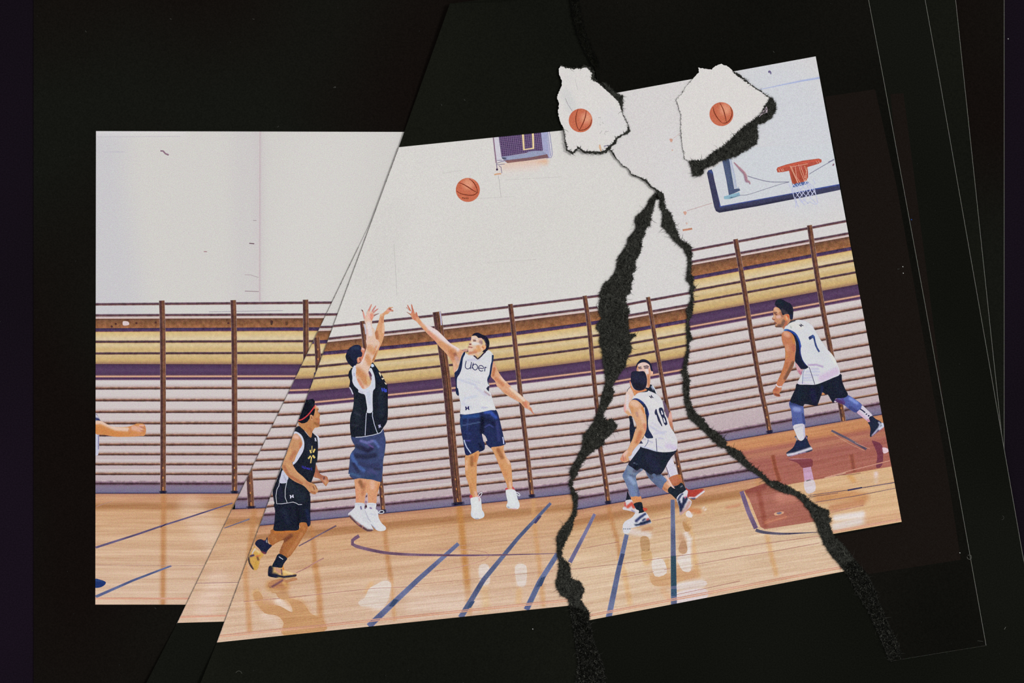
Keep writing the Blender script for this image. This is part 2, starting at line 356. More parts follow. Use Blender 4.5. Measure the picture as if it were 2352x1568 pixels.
YD = table([[(1438,699.8),(1486.7,690),(1588,672)],[(1444.6,725),(1489,716),(1582,700.4)],[(1442,730.6),(1489,721.8),(1580,705.5)],[(1446,760),(1490,752.5),(1576,737.4)],[(1448,788),(1500,780),(1576,766)],
    [(1443,819),(1499.4,807),(1574.7,793.5)],[(1438,844.5),(1511,829.5),(1572,821)],[(1411.4,875.8),(1448.4,869.5),(1499.4,860.5),(1567,848.4)],[(1411,908.3),(1505,891),(1569.6,879.2)],[(1400,937.7),(1520.5,915),(1571,907.3)],[(1411.6,963),(1537.5,940.4),(1576,934)],
    [(1409.8,990.7),(1543,966),(1580,961)],[(1400,1018),(1550,992.5),(1610,983.6)],[(1400,1043.4),(1556,1015.7),(1610,1006.8)],[(1400,1068),(1555,1038.5),(1610,1030)],[(1400,1088),(1560.7,1060.6),(1640,1048)],[(1400,1111.6),(1564.5,1081.5),(1640,1070)],[(1400,1133),(1568,1104),(1640,1094)],[(1326.4,1170.6),(1475,1143.5),(1534,1133.5),(1640,1115.5)]], 1)
YE = table([[(1590,575),(1735,546.9),(1860,522),(1943,509)],[(1590,602),(1735,573.4),(1860,552),(1945,537.5)],[(1587,608),(1735,579.5),(1869,556),(1950,542.5)],[(1592,637.5),(1735,614),(1861,589),(1955,570)],[(1592,667),(1735,641),(1861,617),(1958,599)],[(1592,694),(1720,670),(1870,643.7),(1964,625)],
    [(1592,722),(1780,687.5),(1880,668.7),(1970,653)],[(1583,751),(1730,722.5),(1830,703.7),(1977,679)],[(1580,780),(1730,752.5),(1980,706)],[(1580,808),(1740,780),(1986,734)],[(1580,836.8),(1740,806.4),(1991,762)],[(1580,865),(1740,835.7),(2001,789.6)],[(1580,892),(1740,862.5),(2001,816.4)],[(1580,915.5),(1740,887.5),(2001,841)],
    [(1580,938.5),(1740,908),(2001,864.6)],[(1580,962),(1740,930.5),(2001,886.8)],[(1580,984),(1740,953),(2001,908)],[(1580,1008),(1740,979),(2001,931)],[(1669,1013.6),(1765.7,995.7),(1894,972.5),(2026,952.9)]], 1)
WW = (210, 207, 203)
def vgrid(x0, x1, ya, yb, nx, ny):
    xs = np.linspace(x0, x1, nx); a = ya(xs) if callable(ya) else np.full(nx, ya); b = yb(xs) if callable(yb) else np.full(nx, yb)
    t = np.linspace(0, 1, ny); P = np.stack([np.tile(xs, ny), (a[None] + (b - a)[None] * t[:, None]).ravel()], 1)
    F = [(j * nx + i, j * nx + i + 1, (j + 1) * nx + i + 1, (j + 1) * nx + i) for j in range(ny - 1) for i in range(nx - 1)]
    return P, F, np.repeat(t, nx)
def ramp(t, stops):
    ts = [q[0] for q in stops]; cs = np.array([q[1] for q in stops], dtype=float)
    return np.stack([np.interp(t, ts, cs[:, i]) for i in range(3)], 1)
def band(s, name, Y, ka, kb, x0, x1, stops, lv, da=0, db=0, strokes=(), ny=6, mat=None, nx=None, label=None):
    nx = nx or max(2, int((x1 - x0) / 5)); P, F, t = vgrid(x0, x1, lambda x: Y(ka, x) + da, lambda x: Y(kb, x) + db, nx, ny)
    return s.emit(name, P, F, paint(P, ramp(t, stops), strokes), lv, mat, None, label, leftclip=True)
def bars(s, Y, x0, x1, posts, wallc=(210, 202, 201), skip=(), segs=None):
    pk = (186, 163, 161)
    band(s, 'lower_wall', Y, 'pk', 'fl', x0, x1, [(0, wallc), (0.5, (203, 190, 190)), (1, (186, 166, 172))], 2, mat=M_WALL, ny=10, label='lower gym wall behind the bars, tinted pink')
    band(s, 'yellow_band', Y, 'r3', 'pt', x0, x1, [(0, (196, 146, 80)), (0.08, (212, 184, 128)), (0.28, (216, 198, 166)), (0.36, (206, 178, 126)), (0.44, (213, 192, 152)), (0.58, (202, 172, 118)), (0.68, (208, 184, 142)), (0.9, (200, 168, 112)), (1, (146, 110, 92))], 3, ny=26, mat=M_BAND, label='yellow painted band')
    band(s, 'purple_band', Y, 'pt', 'pk', x0, x1, [(0, (72, 50, 70)), (0.12, (76, 55, 84)), (0.5, (91, 67, 98)), (0.85, (80, 57, 86)), (1, (124, 94, 92))], 3, ny=12, mat=M_BAND, label='purple painted stripe')
    band(s, 'wooden_board', Y, 'bt', 'r3', x0, x1, [(0, (90, 64, 60)), (0.2, (120, 82, 60)), (0.55, (142, 96, 66)), (0.85, (158, 104, 70)), (1, (116, 72, 56))], 4, ny=10, mat=M_WOOD, label='brown wooden board under the top rails')
    for k in KEYS[8:17]:     # pink shade above each lower rail
        if k in skip: continue
        band(s, 'rail_shade', Y, k, k, x0, x1, [(0, wallc), (1, pk)], 4, da=-11, db=-2, ny=3, mat=M_WALL)
    band(s, 'skirting_board', Y, 'r16', 'fl', x0, x1, [(0, (120, 96, 112)), (0.3, (132, 118, 140)), (0.85, (118, 112, 140)), (1, (52, 44, 82))], 4, ny=8, label='blue grey skirting board')
    top = [(-3.4, (176, 160, 164)), (-1.9, (84, 64, 82)), (0.8, (96, 64, 66)), (2.0, (112, 78, 76)), (3.2, (186, 164, 162))]
    pur = [(-4.4, (60, 50, 74)), (-1, (70, 54, 90)), (3.0, (84, 60, 92)), (4.4, (196, 140, 84))]
    mid = [(-3.4, (200, 172, 122)), (-2.0, (92, 72, 84)), (0.8, (72, 48, 58)), (1.8, (88, 60, 60)), (3.1, (184, 150, 106))]
    low = [(-4.4, (188, 166, 162)), (-2.0, (156, 114, 94)), (0.4, (76, 46, 42)), (1.8, (78, 54, 56)), (3.4, (196, 182, 182))]
    p6 = [(-3.2, (190, 140, 120)), (-2.0, (70, 46, 76)), (2.2, (96, 66, 100)), (4.6, (206, 188, 186))]
    pe = [(-1.8, (92, 60, 88)), (-0.3, (224, 178, 150)), (1.4, (214, 160, 130)), (2.2, (90, 56, 70))]
    b16 = [(-7.5, (196, 178, 180)), (-4, (150, 122, 138)), (-1.2, (72, 50, 60)), (0.8, (70, 46, 52)), (3.4, (124, 104, 122))]
    posts = sorted(posts, key=lambda q: q[0]); edges = [x0] + [p[0] for p in posts] + [x1]
    for k in KEYS:
        if k in ('pt', 'fl') or k in skip: continue
        if k == 'bt':
            xs = np.arange(x0, x1 + 9, 9.0); s.rib('board_edge', np.stack([xs, Y(k, xs)], 1), [(-1.6, (120, 88, 92)), (-0.6, (226, 204, 200)), (1.0, (222, 196, 188)), (1.9, (96, 64, 60))], 5, leftclip=True); continue
        if k == 'pk':
            xs = np.arange(x0, x1 + 9, 9.0); s.rib('stripe_edge', np.stack([xs, Y(k, xs)], 1), pe, 5, leftclip=True)
            s.rib('wall_bar_rail', np.stack([xs, Y(k, xs) + 5.6], 1), p6, 5, leftclip=True, label='purple painted rail'); continue
        prof = top if k in ('r1', 'r2') else pur if k == 'r3' else mid if k in ('r4', 'r5') else b16 if k == 'r16' else low
        for a, b in zip(edges[:-1], edges[1:]):
            if segs and k in segs and not segs[k](a, b): continue
            xs = np.linspace(a, b, max(2, int((b - a) / 9))); 
            s.rib('wall_bar_rail', np.stack([xs, Y(k, xs)], 1), prof, 6, leftclip=True, mat=M_WOOD)
    for p in posts:
        pts = smooth(p[1], 6, False); w_ = p[2] if len(p) > 2 else 11.5
        pr = [(-w_ / 2 - 1.2, (158, 130, 122)), (-w_ / 2 + .4, (70, 48, 54)), (-w_ * .1, (90, 60, 54)), (w_ * 0.18, (132, 88, 64)), (w_ / 2 - .4, (98, 64, 52)), (w_ / 2 + 1.4, (164, 130, 118))]
        pr = [(-o, c) for o, c in reversed(pr)] if pts[0][1] < pts[-1][1] else pr
        s.rib('wall_bar_post', pts, pr, 7, M_WOOD, leftclip=True, step=14, label='brown wooden upright of the wall bars')
        x, y = pts[-1]
        t = np.array(pts[-1]) - np.array(pts[-2]); t = t / np.hypot(*t)
        for d0, d1 in ((14, 6), (38, 33), (60, 56)):
            s.rib('post_chip', [tuple(np.array(pts[-1]) - t * d0), tuple(np.array(pts[-1]) - t * d1)], (2.4, (196, 132, 80)), 8, leftclip=True)
        s.rib('post_foot', [tuple(np.array(pts[-1]) - t * 5), tuple(np.array(pts[-1]) + t * 2)], [(-w_ * .9, (90, 84, 110)), (-w_ * .5, (34, 32, 52)), (w_ * .5, (34, 32, 52)), (w_ * .9, (90, 84, 110))], 8, leftclip=True)

def wall(s, pts, strokes, col=WW, sp=13):
    return s.poly('printed_wall', pts, col, 1, strokes, sp, M_WALL, sm=False, label='blank pale upper gym wall of the print')
G = lambda *c: c
wall(A, [(215, 296), (1000, 296), (1000, 900), (215, 900)], [([(220, 300), (220, 420), (260, 700)], 90, (201, 199, 203), .9), ([(593, 300), (593, 700)], 14, (200, 190, 192), .75), ([(570, 300), (570, 700)], 50, (205, 201, 200), .8), ([(760, 320), (700, 640)], 110, (213, 210, 206), .8), ([(220, 305), (420, 305)], 12, (220, 216, 218), .6)])
A.rib('wall_corner_line', [(595.5, 302), (594.6, 694)], [(-5, (203, 196, 197)), (-0.6, (196, 180, 184)), (1.2, (216, 212, 209))], 2, M_WALL, label='pinkish vertical corner line of the wall')
for q, w_, c in ((K(200,280,3.92,'660,260 685,262 705,285 735,298'), 3.6, (140, 112, 128)), (K(200,280,3.92,'1460,1092 1505,1096'), 2.4, (112, 86, 100)), (K(200,280,3.92,'1420,1522 1545,1526'), 1.3, (140, 112, 124)), (K(200,280,3.92,'1050,1166 1080,1168'), 1.8, (160, 118, 126)), (K(200,280,3.92,'1420,1376 1470,1376 1545,1400'), 1.1, (168, 150, 156)), (K(200,280,3.92,'1495,886 1525,888'), 1.1, (150, 130, 136)), (K(200,280,3.92,'90,135 840,130'), 1.2, (194, 188, 196)), (K(200,280,3.92,'150,270 340,268'), 1.0, (186, 184, 196)), ([(480, 716), (650, 713)], 1.2, (160, 150, 164))):
    A.rib('wall_mark', q, (w_, c), 3)
bars(A, YA, 219, 800, [(372, [(371.5, 690), (373.5, 760), (374.5, 900), (374.5, 1132)], 10.5), (537, [(535.5, 689), (537.5, 760), (538.5, 900), (538.5, 1132)], 10.5), (702, [(701.5, 688), (702.5, 760), (704, 1132)], 10.5)])
A.poly('board_scuff', K(200,670,6.533,'535,450 565,438 620,450 632,490 590,505 540,500'), (214, 196, 196), 6, label='white scuff on the board')
for q in ('430,480', '740,470', '1030,460', '370,520', '2120,470'):
    x, y = K(200,670,6.533,q)[0]; A.poly('board_knot', [(x-2,y-2),(x+2,y-2),(x+2,y+2),(x-2,y+2)], (84, 52, 48), 6)
x, y = K(540,670,6.533,'550,460')[0]; A.poly('board_knot', [(x-3,y-5),(x+3,y-3),(x+1,y+5),(x-2,y+5)], (74, 50, 46), 6)
x, y = K(540,670,6.533,'775,475')[0]; A.poly('board_knot', [(x-3,y-4),(x+3,y-3),(x+2,y+3),(x-2,y+4)], (96, 64, 50), 6)
wall(B, [(740, 480), (895, 480), (860, 760), (640, 790)], [])
bars(B, YB, 540, 860, [(728, [(727, 775), (730, 812), (731, 860)], 11), (576, [(571, 1060), (574, 1110), (577, 1167)], 12.5)], skip=('r15',))
wall(C_, [(910, 270), (1530, 260), (1560, 800), (1340, 960), (1100, 960), (740, 980), (700, 930)], [(K(1000,290,7.84,'1250,690 1950,620'), 11, (222, 178, 146), .95), (K(1000,290,7.84,'1200,730 1800,700'), 16, (222, 204, 196), .8), ([(1100, 560), (1300, 540)], 120, (213, 210, 205), .6), ([(900, 500), (860, 620)], 60, (210, 207, 203), .6)], (215, 212, 208))
bars(C_, YC, 560, 1460, [(842, [(831.5, 737), (838, 790), (856, 930), (872, 1080), (880, 1175)], 8.5), (1010, [(1003, 716), (1010, 765), (1026, 880), (1044, 1080), (1052, 1158)], 17), (1180, [(1172, 698), (1183, 790), (1198, 930), (1212, 1050), (1222, 1140)], 8.6), (1352, [(1342.5, 679), (1353, 750), (1364, 870), (1374, 960), (1392, 1118)], 8)])
C_.rib('post_gap', [(1005, 718), (1012, 765), (1028, 880), (1046, 1080), (1053, 1150)], (1.6, (44, 32, 34)), 8)
C_.rib('post_bracket', K(920,690,13.07,'1180,330 1215,560 1225,740'), (3, (188, 182, 208)), 8)
C_.rib('post_bracket', K(780,690,13.07,'730,700 770,860 790,1010'), (3, (190, 186, 200)), 8)
for q in ((1130, 900), (1140, 980), (1153, 1060), (1165, 1150), (1180, 1265)): pass
C_.rib('wall_seam', K(1000,290,7.84,'1130,880 1150,980 1165,1130 1185,1270'), (1.2, (184, 180, 180)), 3)
C_.rib('wall_seam', [(905, 560), (912, 680)], (1.0, (190, 187, 184)), 3)
for a in ((1015, 395, 1060), (1160, 410, 1290), (1120, 600, 1230), (1060, 455, 1180)): C_.rib('wall_mark', [(a[0], a[1]+3), (a[2], a[1]-4)], (0.8, (196, 192, 189)), 3)
wall(D, [(1500, 452), (1530, 440), (1600, 560), (1600, 720), (1400, 760), (1370, 700), (1430, 610), (1470, 540)], [], (214, 211, 209))
bars(D, YD, 1290, 1800, [(1500, [(1488, 682), (1494, 716), (1511, 816), (1526, 900), (1546, 1005), (1560, 1078), (1571, 1127)], 7.5), (1385, [(1367, 960), (1378.6, 1030), (1390, 1100), (1397, 1155)], 9)])
ew = [(1400, 200), (1428, 240), (1425, 290), (1400, 340)] + CRACK[1:] + [(1516, 462)] + [tuple(q) for q in MID2[:60:4]] + [(1590, 720), (2100, 700), (1905, 100), (1500, 150)]
wall(E, ew, [([(1780, 230), (1900, 350)], 150, (206, 208, 214), .9), ([(1700, 420), (1850, 460)], 60, (210, 211, 214), .7), ([(1540, 330), (1560, 520)], 50, (214, 211, 211), .7)], (213, 209, 208))
bars(E, YE, 1560, 2060, [(1710, [(1689, 549), (1700, 610), (1712, 680), (1726, 770), (1745, 880), (1760, 950), (1768, 993)], 9), (1885, [(1859, 517), (1873, 610), (1888, 700), (1905, 790), (1922, 880), (1938, 972)], 9.5)], skip=('r15',))
xs_ = np.arange(1764, 2060, 8.0); E.rib('wall_bar_rail', np.stack([xs_, YE('r15', xs_)], 1), [(-3.6, (190, 168, 164)), (-1.4, (168, 124, 98)), (0.9, (74, 44, 40)), (1.8, (82, 56, 56)), (3.2, (200, 188, 186))], 6)
# ---------------------------------------------------------------- printed court floor
def floor(s, Y, x0, x1, ybot, stops, strokes, name='printed_floor'):
    P, F, t = vgrid(x0, x1, lambda x: Y('fl', x) + 0.5, lambda x: Y('fl', x) + ybot, int((x1 - x0) / 4.5), int(ybot / 4.5))
    s.emit(name, P, F, paint(P, ramp(t * ybot, stops), strokes), 9, s.M_FLOOR, None, 'glossy planked court floor of the print', leftclip=True)
FS = [(0, (172, 120, 98)), (6, (197, 148, 114)), (18, (200, 150, 115)), (24, (172, 124, 86)), (34, (180, 130, 90)), (40, (204, 160, 122)), (90, (207, 168, 134)), (170, (211, 177, 149)), (260, (214, 184, 160))]
BR = (186, 130, 84); LT = (224, 212, 206)  # brown post reflections and white reflections, printed into the floor colour
c5 = lambda t: K(560, 1180, 5.2275, t)
c9 = lambda t: K(940, 1120, 5.226, t)
c13 = lambda t: K(1300, 1160, 5.8075, t)
c15 = lambda t: K(1560, 1060, 3.32, t)
c17 = lambda t: K(1700, 1040, 6.03, t)
c18 = lambda t: K(1780, 980, 3.447, t)
ca = lambda t: K(200, 1130, 5.6, t)
floor(A, YA, 216, 560, 258, FS, [([(376, 1137), (374, 1386)], 8, BR, .85), ([(440, 1170), (500, 1250)], 40, (226, 200, 180), .5)])
floor(B, YB, 380, 640, 290, FS, [([(584, 1172), (570, 1300)], 9, BR, .7), ([(500, 1330), (470, 1400)], 30, (228, 200, 184), .5)])
floor(C_, YC, 480, 1400, 320, FS, [
    (c5('760,100 820,200 860,640'), 7, BR, .8), (c5('860,640 900,900 920,1220 940,1330'), 9, (194, 138, 90), .8), (c5('1690,100 1700,300 1730,560 1770,800'), 7, BR, .75), (c5('1770,800 1790,1050 1810,1260'), 6, (206, 158, 112), .8),
    (c5('20,500 20,760 50,1100 70,1400'), 8, (200, 146, 100), .75), (c9('590,140 620,400 660,800 700,1200 720,1480'), 9.5, (190, 132, 74), .85), (c9('1490,150 1500,420 1560,900 1610,1400'), 7, (204, 154, 106), .75),
    (c5('330,860 480,880'), 16, (196, 142, 84), .8), (c5('470,950 500,1010'), 14, (182, 132, 96), .7), (c5('150,950 170,1050'), 12, (206, 158, 98), .7), (c5('260,1090 400,1170'), 20, (196, 146, 106), .85), (c5('560,1080 650,1100 700,1160'), 20, (206, 156, 110), .9),
    (c5('500,1250 700,1270 880,1330'), 22, (208, 160, 112), .9), (c5('520,1400 900,1330'), 16, (210, 164, 116), .8), (c5('280,1220 420,1290'), 18, (228, 206, 190), .6), (c5('420,1050 540,1150'), 12, (230, 212, 200), .7),
    (c5('1700,860 1680,1000'), 15, LT, .95), (c5('1560,960 1600,1060'), 20, LT, .95), (c5('1440,1060 1650,1080'), 11, LT, .9), (c5('1530,840 1480,930'), 8, (214, 170, 124), .8),
    (c9('890,970 900,1130'), 12, LT, .95), (c9('1330,960 1345,1140'), 12, LT, .95), (c9('900,1200 920,1450'), 12, (216, 178, 128), .5), (c9('1320,1230 1310,1370'), 9, (216, 172, 122), .6), (c9('100,1400 700,1350'), 40, (226, 204, 190), .5)])
floor(D, YD, 1270, 1980, 300, FS[:5] + [(42, (206, 166, 126)), (80, (210, 176, 142)), (150, (217, 189, 160)), (270, (218, 189, 162))], [
    (c13('570,30 620,250 690,480 720,700'), 6, BR, .75), (c13('720,700 790,950 850,1300'), 8, (216, 172, 122), .7), (c13('1630,200 1700,600 1760,960'), 8, (214, 170, 120), .7),
    (c13('1050,430 1060,580'), 9.5, (188, 146, 102), .95), (c13('1070,620 1080,760'), 10, (212, 170, 120), .8), (c13('800,340 1000,370 1100,400'), 10, LT, .9), (c13('1030,330 1140,310'), 5, (190, 130, 96), .7),
    (c13('1580,240 1640,320'), 5, (184, 138, 94), .9), (c13('1540,430 1560,500'), 10, (196, 150, 118), .8), (c13('1560,600 1580,600'), 9, (182, 142, 116), .9), (c13('1600,380 1650,450 1640,620 1620,800'), 7, LT, .95), (c13('1540,720 1640,840'), 10, LT, .9),
    (c13('1210,760 1260,900'), 12, LT, .95), (c13('1350,740 1350,830'), 8, (206, 164, 118), .8), (c13('1180,960 1500,960 1720,900'), 15, (206, 162, 120), .9), (c13('1200,1030 1400,1050'), 9, (206, 160, 116), .8), (c13('1500,850 1680,960'), 12, (204, 158, 122), .7),
    (c13('1540,1080 1790,1040'), 12, LT, .95), (c13('1520,1220 1830,1170'), 12, LT, .9), (c13('1300,1140 1400,1260'), 10, (216, 172, 134), .7),
    (c15('80,370 150,380'), 8, (198, 124, 80), .8), (c15('70,400 90,410'), 5, (224, 216, 214), .9), (c15('180,355 200,360'), 3, (230, 214, 206), .9), (c15('670,560 700,700 740,860'), 7, (212, 164, 112), .7), (c15('360,350 460,330'), 4, (186, 112, 84), .6), (c15('600,150 620,200'), 9, (196, 140, 96), .7)])
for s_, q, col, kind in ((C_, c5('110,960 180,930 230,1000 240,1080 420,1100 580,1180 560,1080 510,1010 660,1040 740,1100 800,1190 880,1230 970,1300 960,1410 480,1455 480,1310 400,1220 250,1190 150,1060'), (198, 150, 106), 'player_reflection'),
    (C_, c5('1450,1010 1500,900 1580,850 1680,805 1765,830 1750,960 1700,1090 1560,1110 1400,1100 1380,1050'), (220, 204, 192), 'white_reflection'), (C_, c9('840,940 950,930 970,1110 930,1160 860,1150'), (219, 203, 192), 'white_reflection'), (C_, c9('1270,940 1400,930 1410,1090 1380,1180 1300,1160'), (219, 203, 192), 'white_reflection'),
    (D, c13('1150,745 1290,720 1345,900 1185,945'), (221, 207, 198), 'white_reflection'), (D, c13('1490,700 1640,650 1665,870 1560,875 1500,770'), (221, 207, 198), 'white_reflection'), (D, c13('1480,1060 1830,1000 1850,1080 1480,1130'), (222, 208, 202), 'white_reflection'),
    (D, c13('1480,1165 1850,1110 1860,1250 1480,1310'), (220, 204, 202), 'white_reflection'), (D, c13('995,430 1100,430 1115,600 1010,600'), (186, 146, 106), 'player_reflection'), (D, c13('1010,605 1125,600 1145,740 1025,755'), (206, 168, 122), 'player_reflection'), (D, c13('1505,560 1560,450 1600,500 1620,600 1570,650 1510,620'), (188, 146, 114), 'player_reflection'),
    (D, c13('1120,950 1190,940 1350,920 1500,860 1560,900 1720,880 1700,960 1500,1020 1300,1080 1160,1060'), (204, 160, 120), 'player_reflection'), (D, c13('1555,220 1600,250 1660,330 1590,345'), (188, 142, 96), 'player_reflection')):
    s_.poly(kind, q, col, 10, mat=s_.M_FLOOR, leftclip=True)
RED = (167, 104, 90)
floor(E, YE, 1640, 2100, 300, [(0, (176, 120, 96)), (5, (198, 140, 98)), (24, (194, 132, 92)), (34, (160, 94, 84)), (42, (182, 122, 98)), (60, (163, 98, 88)), (120, (169, 104, 90)), (300, (214, 176, 140))], [])
def redbase(s, name, pts, strokes, c=RED, sp=4, label='red painted key area of the court'):
    P, F = tri(pts, sp); s.emit(name, P, F, paint(P, c, strokes), 10, s.M_FLOOR, None, label, leftclip=True)
redbase(D, 'painted_key', c17('60,520 330,420 600,380 1050,640 1090,940 340,1055 280,1020 130,650'), [(c17('70,540 330,470'), 9, (140, 72, 66), .8), (c17('260,560 300,750 350,1000'), 7, (146, 78, 64), .85), (c17('560,620 760,600'), 18, (200, 134, 116), .7), (c17('350,960 620,880'), 6, (196, 124, 98), .6)])
redbase(E, 'court_foreground', c18('30,470 225,435 400,405 920,313 1080,800 400,900 100,560'), [(c18('590,390 620,420'), 8, (206, 154, 98), .8), (c18('680,400 740,420'), 9, (206, 170, 136), .6), (c18('800,370 800,430'), 6, (226, 206, 206), .9), (c18('700,440 880,400'), 10, (212, 176, 138), .6),
    (c18('350,560 600,540 700,560'), 16, (198, 142, 96), .9), (c18('450,640 690,600'), 9, (188, 128, 92), .8), (c18('480,720 690,690'), 9, LT, 1), (c18('480,790 700,740'), 12, LT, 1), (c18('740,740 960,700'), 16, (212, 168, 132), .8)], (214, 176, 136), label='pale court floor in front of the key')
for q, r_, c, a_ in ((c17('450,30 500,250 550,390'), 6, (140, 76, 58), .8), (c17('1540,20 1580,260'), 6, (142, 80, 66), .8)):
    E.rib('post_reflection', q, [(-6, (172, 102, 84)), (-2, c), (2, c), (6, (174, 104, 84))], 11, E.M_FLOOR, leftclip=True)
E.poly('shoe_reflection', c17('660,85 900,75 1000,90 1000,180 960,200 860,205 800,140'), (128, 66, 72), 11, [(c17('680,78 960,62'), 2.5, (206, 160, 170), .9)], mat=E.M_FLOOR)
E.poly('sock_reflection', c17('870,210 980,190 1020,370 890,400'), (196, 156, 184), 11, mat=E.M_FLOOR, sm=False)
E.poly('sock_reflection', c17('885,400 1020,375 1040,520 920,555'), (214, 202, 206), 11, mat=E.M_FLOOR)
E.poly('leg_reflection', c18('780,110 850,150 850,300 800,320 810,220 770,120'), (118, 60, 74), 11, [(c18('850,180 880,200'), 5, (150, 70, 84), .7)], mat=E.M_FLOOR)
E.poly('shoe_glint', c18('850,165 890,170 900,195 860,210'), (224, 196, 206), 11)
# court lines
NV = [(-1, (100, 100, 130)), (0, (78, 82, 118)), (1, (100, 106, 146))]
def line(s, pts, w0, w1, c=(92, 98, 132), lv=12, sm=False, lab=None):
    p = np.array(pts, dtype=float)
    if sm: p = smooth(p, 6, False)
    L = np.concatenate([[0], np.cumsum(np.hypot(*np.diff(p, axis=0).T))]); t = np.linspace(0, L[-1], max(4, int(L[-1] / 9)))
    p = np.stack([np.interp(t, L, p[:, 0]), np.interp(t, L, p[:, 1])], 1)
    c = np.asarray(c, dtype=float)
    P, F, C = strip(p, [(-.55, c + 26), (-.4, c), (.4, c), (.55, c + 26)], [w0, w1])
    k = (np.sin(np.repeat(t, 4) / 23.0) * 0.5 + np.sin(np.repeat(t, 4) / 9.1 + 2) * 0.5)[:, None] * 14
    s.emit('court_line', P, F, np.clip(C + k, 0, 255), lv, M_INK, None, lab, leftclip=True)
line(A, ca('110,712 650,540 1000,420 1270,335 1870,140'), 4.6, 2.6, (96, 84, 116)); line(A, ca('110,1345 600,1130 1085,945'), 6, 3.6, (88, 96, 134))
A.poly('line_patch', ca('930,455 1010,405 1040,400 960,450'), (56, 44, 62), 13, sm=False)
line(A, ca('120,185 330,110'), 1.6, 1, (170, 128, 116))
line(B, ca('1765,462 2090,345'), 2, 3.4, (112, 100, 116)); line(A, ca('120,937 1500,945'), 0.9, 0.9, (178, 140, 130)); line(B, ca('1405,1170 1960,1160'), 1.2, 1.2, (150, 110, 112))
line(C_, c5('660,385 800,310 860,275 1110,140'), 2.5, 3.2, (112, 88, 100)); line(C_, c5('630,705 740,655 860,580 960,530'), 1.8, 2.6, (168, 120, 112))
line(C_, c5('1385,262 1310,310 1300,350 1345,385 1560,440 1780,474 2091,490') + c9('300,806 700,810 1300,800 1780,786'), 7.5, 1.2, (112, 84, 106), sm=True)
line(C_, c9('330,735 600,740 800,752 940,780 960,810 900,865 620,945 300,1000'), 1.4, 1.6, (190, 142, 124), sm=True)
line(C_, c5('0,1052 560,1000 1100,940 1600,890 2091,870'), 1.3, 1, (170, 118, 108)); line(C_, c9('80,1160 700,1100 1270,1040 1720,1000'), 1.1, 1.1, (184, 138, 116)); line(C_, c9('0,510 700,425 1400,350'), 1, 1, (206, 156, 110)); line(C_, c9('560,700 1000,650 1740,570'), 1.2, 1, (186, 140, 116)); line(C_, c5('800,470 1400,410 2000,330'), 1.4, 1.4, (196, 146, 112))
line(C_, [(1053, 1248), (960, 1331), (905, 1383), (847, 1438)], 8, 13, (98, 104, 140)); line(C_, [(1265, 1155), (1190, 1235), (1110, 1332), (1058, 1418)], 6, 12, (88, 96, 128)); line(C_, [(1281, 1271), (1240, 1335), (1209, 1400)], 10, 12, (96, 106, 142))
line(D, [(1366, 1180), (1345, 1222), (1309, 1291)], 6.5, 9, (112, 108, 142)); line(D, [(1439.5, 1227), (1420, 1312), (1398, 1418)], 9, 12.5, (98, 106, 140)); line(D, [(1545, 1147), (1546.5, 1275), (1548, 1393)], 8.5, 13, (96, 102, 132))
D.poly('dark_line_section', c13('1398,675 1468,672 1475,1070 1400,1080'), (52, 76, 92), 13, sm=False); D.poly('dark_line_section', c13('1402,1120 1476,1110 1478,1210 1402,1210'), (60, 86, 112), 13, sm=False)
D.poly('dark_line_section', c13('735,640 785,650 745,800 690,800'), (66, 74, 108), 13, sm=False)
C_.poly('dark_line_section', c5('1800,1020 1860,1030 1800,1110 1740,1110'), (62, 76, 108), 13, sm=False); C_.poly('dark_line_section', c9('1580,1080 1640,1060 1590,1180 1530,1190'), (60, 76, 108), 13, sm=False); C_.poly('dark_line_section', c9('740,1360 790,1360 740,1440 690,1440'), (62, 78, 112), 13, sm=False); C_.poly('dark_line_section', c9('1490,420 1560,330 1590,340 1520,430'), (66, 64, 100), 13, sm=False)
for s_, q in ((D, c13('60,856 800,770 1460,680 2323,568')), (D, c13('740,960 1170,885')), (D, c13('1310,858 1395,845')), (D, c13('1720,790 2323,680')), (D, c13('200,580 700,490')), (D, c13('1150,205 1400,160')), (D, c17('0,1305 500,1230 1100,1150')), (D, c17('0,1430 500,1355 1100,1245')), (D, c13('350,1475 900,1370 1400,1275')), (D, c13('1480,1190 2323,1010'))):
    line(s_, q, 1.1, 1.3, (168, 118, 106))
line(D, c17('20,530 110,800 220,1045'), 9.5, 9.5, (112, 92, 122)); D.rib('court_line', c17('55,535 150,760 280,1030'), (1.6, (226, 176, 130)), 13, leftclip=True)
line(D, c17('215,1065 270,1085 380,1105 600,1118 850,1108 1090,1095'), 7, 1, (84, 78, 96), sm=True); D.poly('floor_plate', c17('470,840 500,820 590,810 605,830 570,850 490,865'), (214, 164, 132), 12); D.poly('plate_centre', c17('500,830 560,815 575,835 530,850'), (120, 112, 130), 13)
D.rib('court_line', c17('350,970 650,880'), (1.2, (206, 140, 112)), 12, leftclip=True)
K9 = lambda t: K(1780, 900, 8.711, t)
line(E, K9('1130,770 1450,930 1830,1145'), 4.5, 5, (92, 82, 98)); E.rib('court_line', K9('1190,850 1500,1040 1790,1170'), (0.9, (206, 160, 130)), 13); E.rib('court_line', K9('1600,1010 1900,1140'), (1.0, (206, 150, 136)), 13)
E.rib('court_line', c18('400,400 640,335 910,268'), [(-1.6, RED), (0, (214, 160, 140)), (1.2, RED)], 12); E.rib('court_line', c18('390,405 470,390 560,362'), (2.5, (208, 160, 138)), 12); E.rib('court_line', c18('480,385 620,375 680,365'), (1.0, (120, 84, 84)), 13)
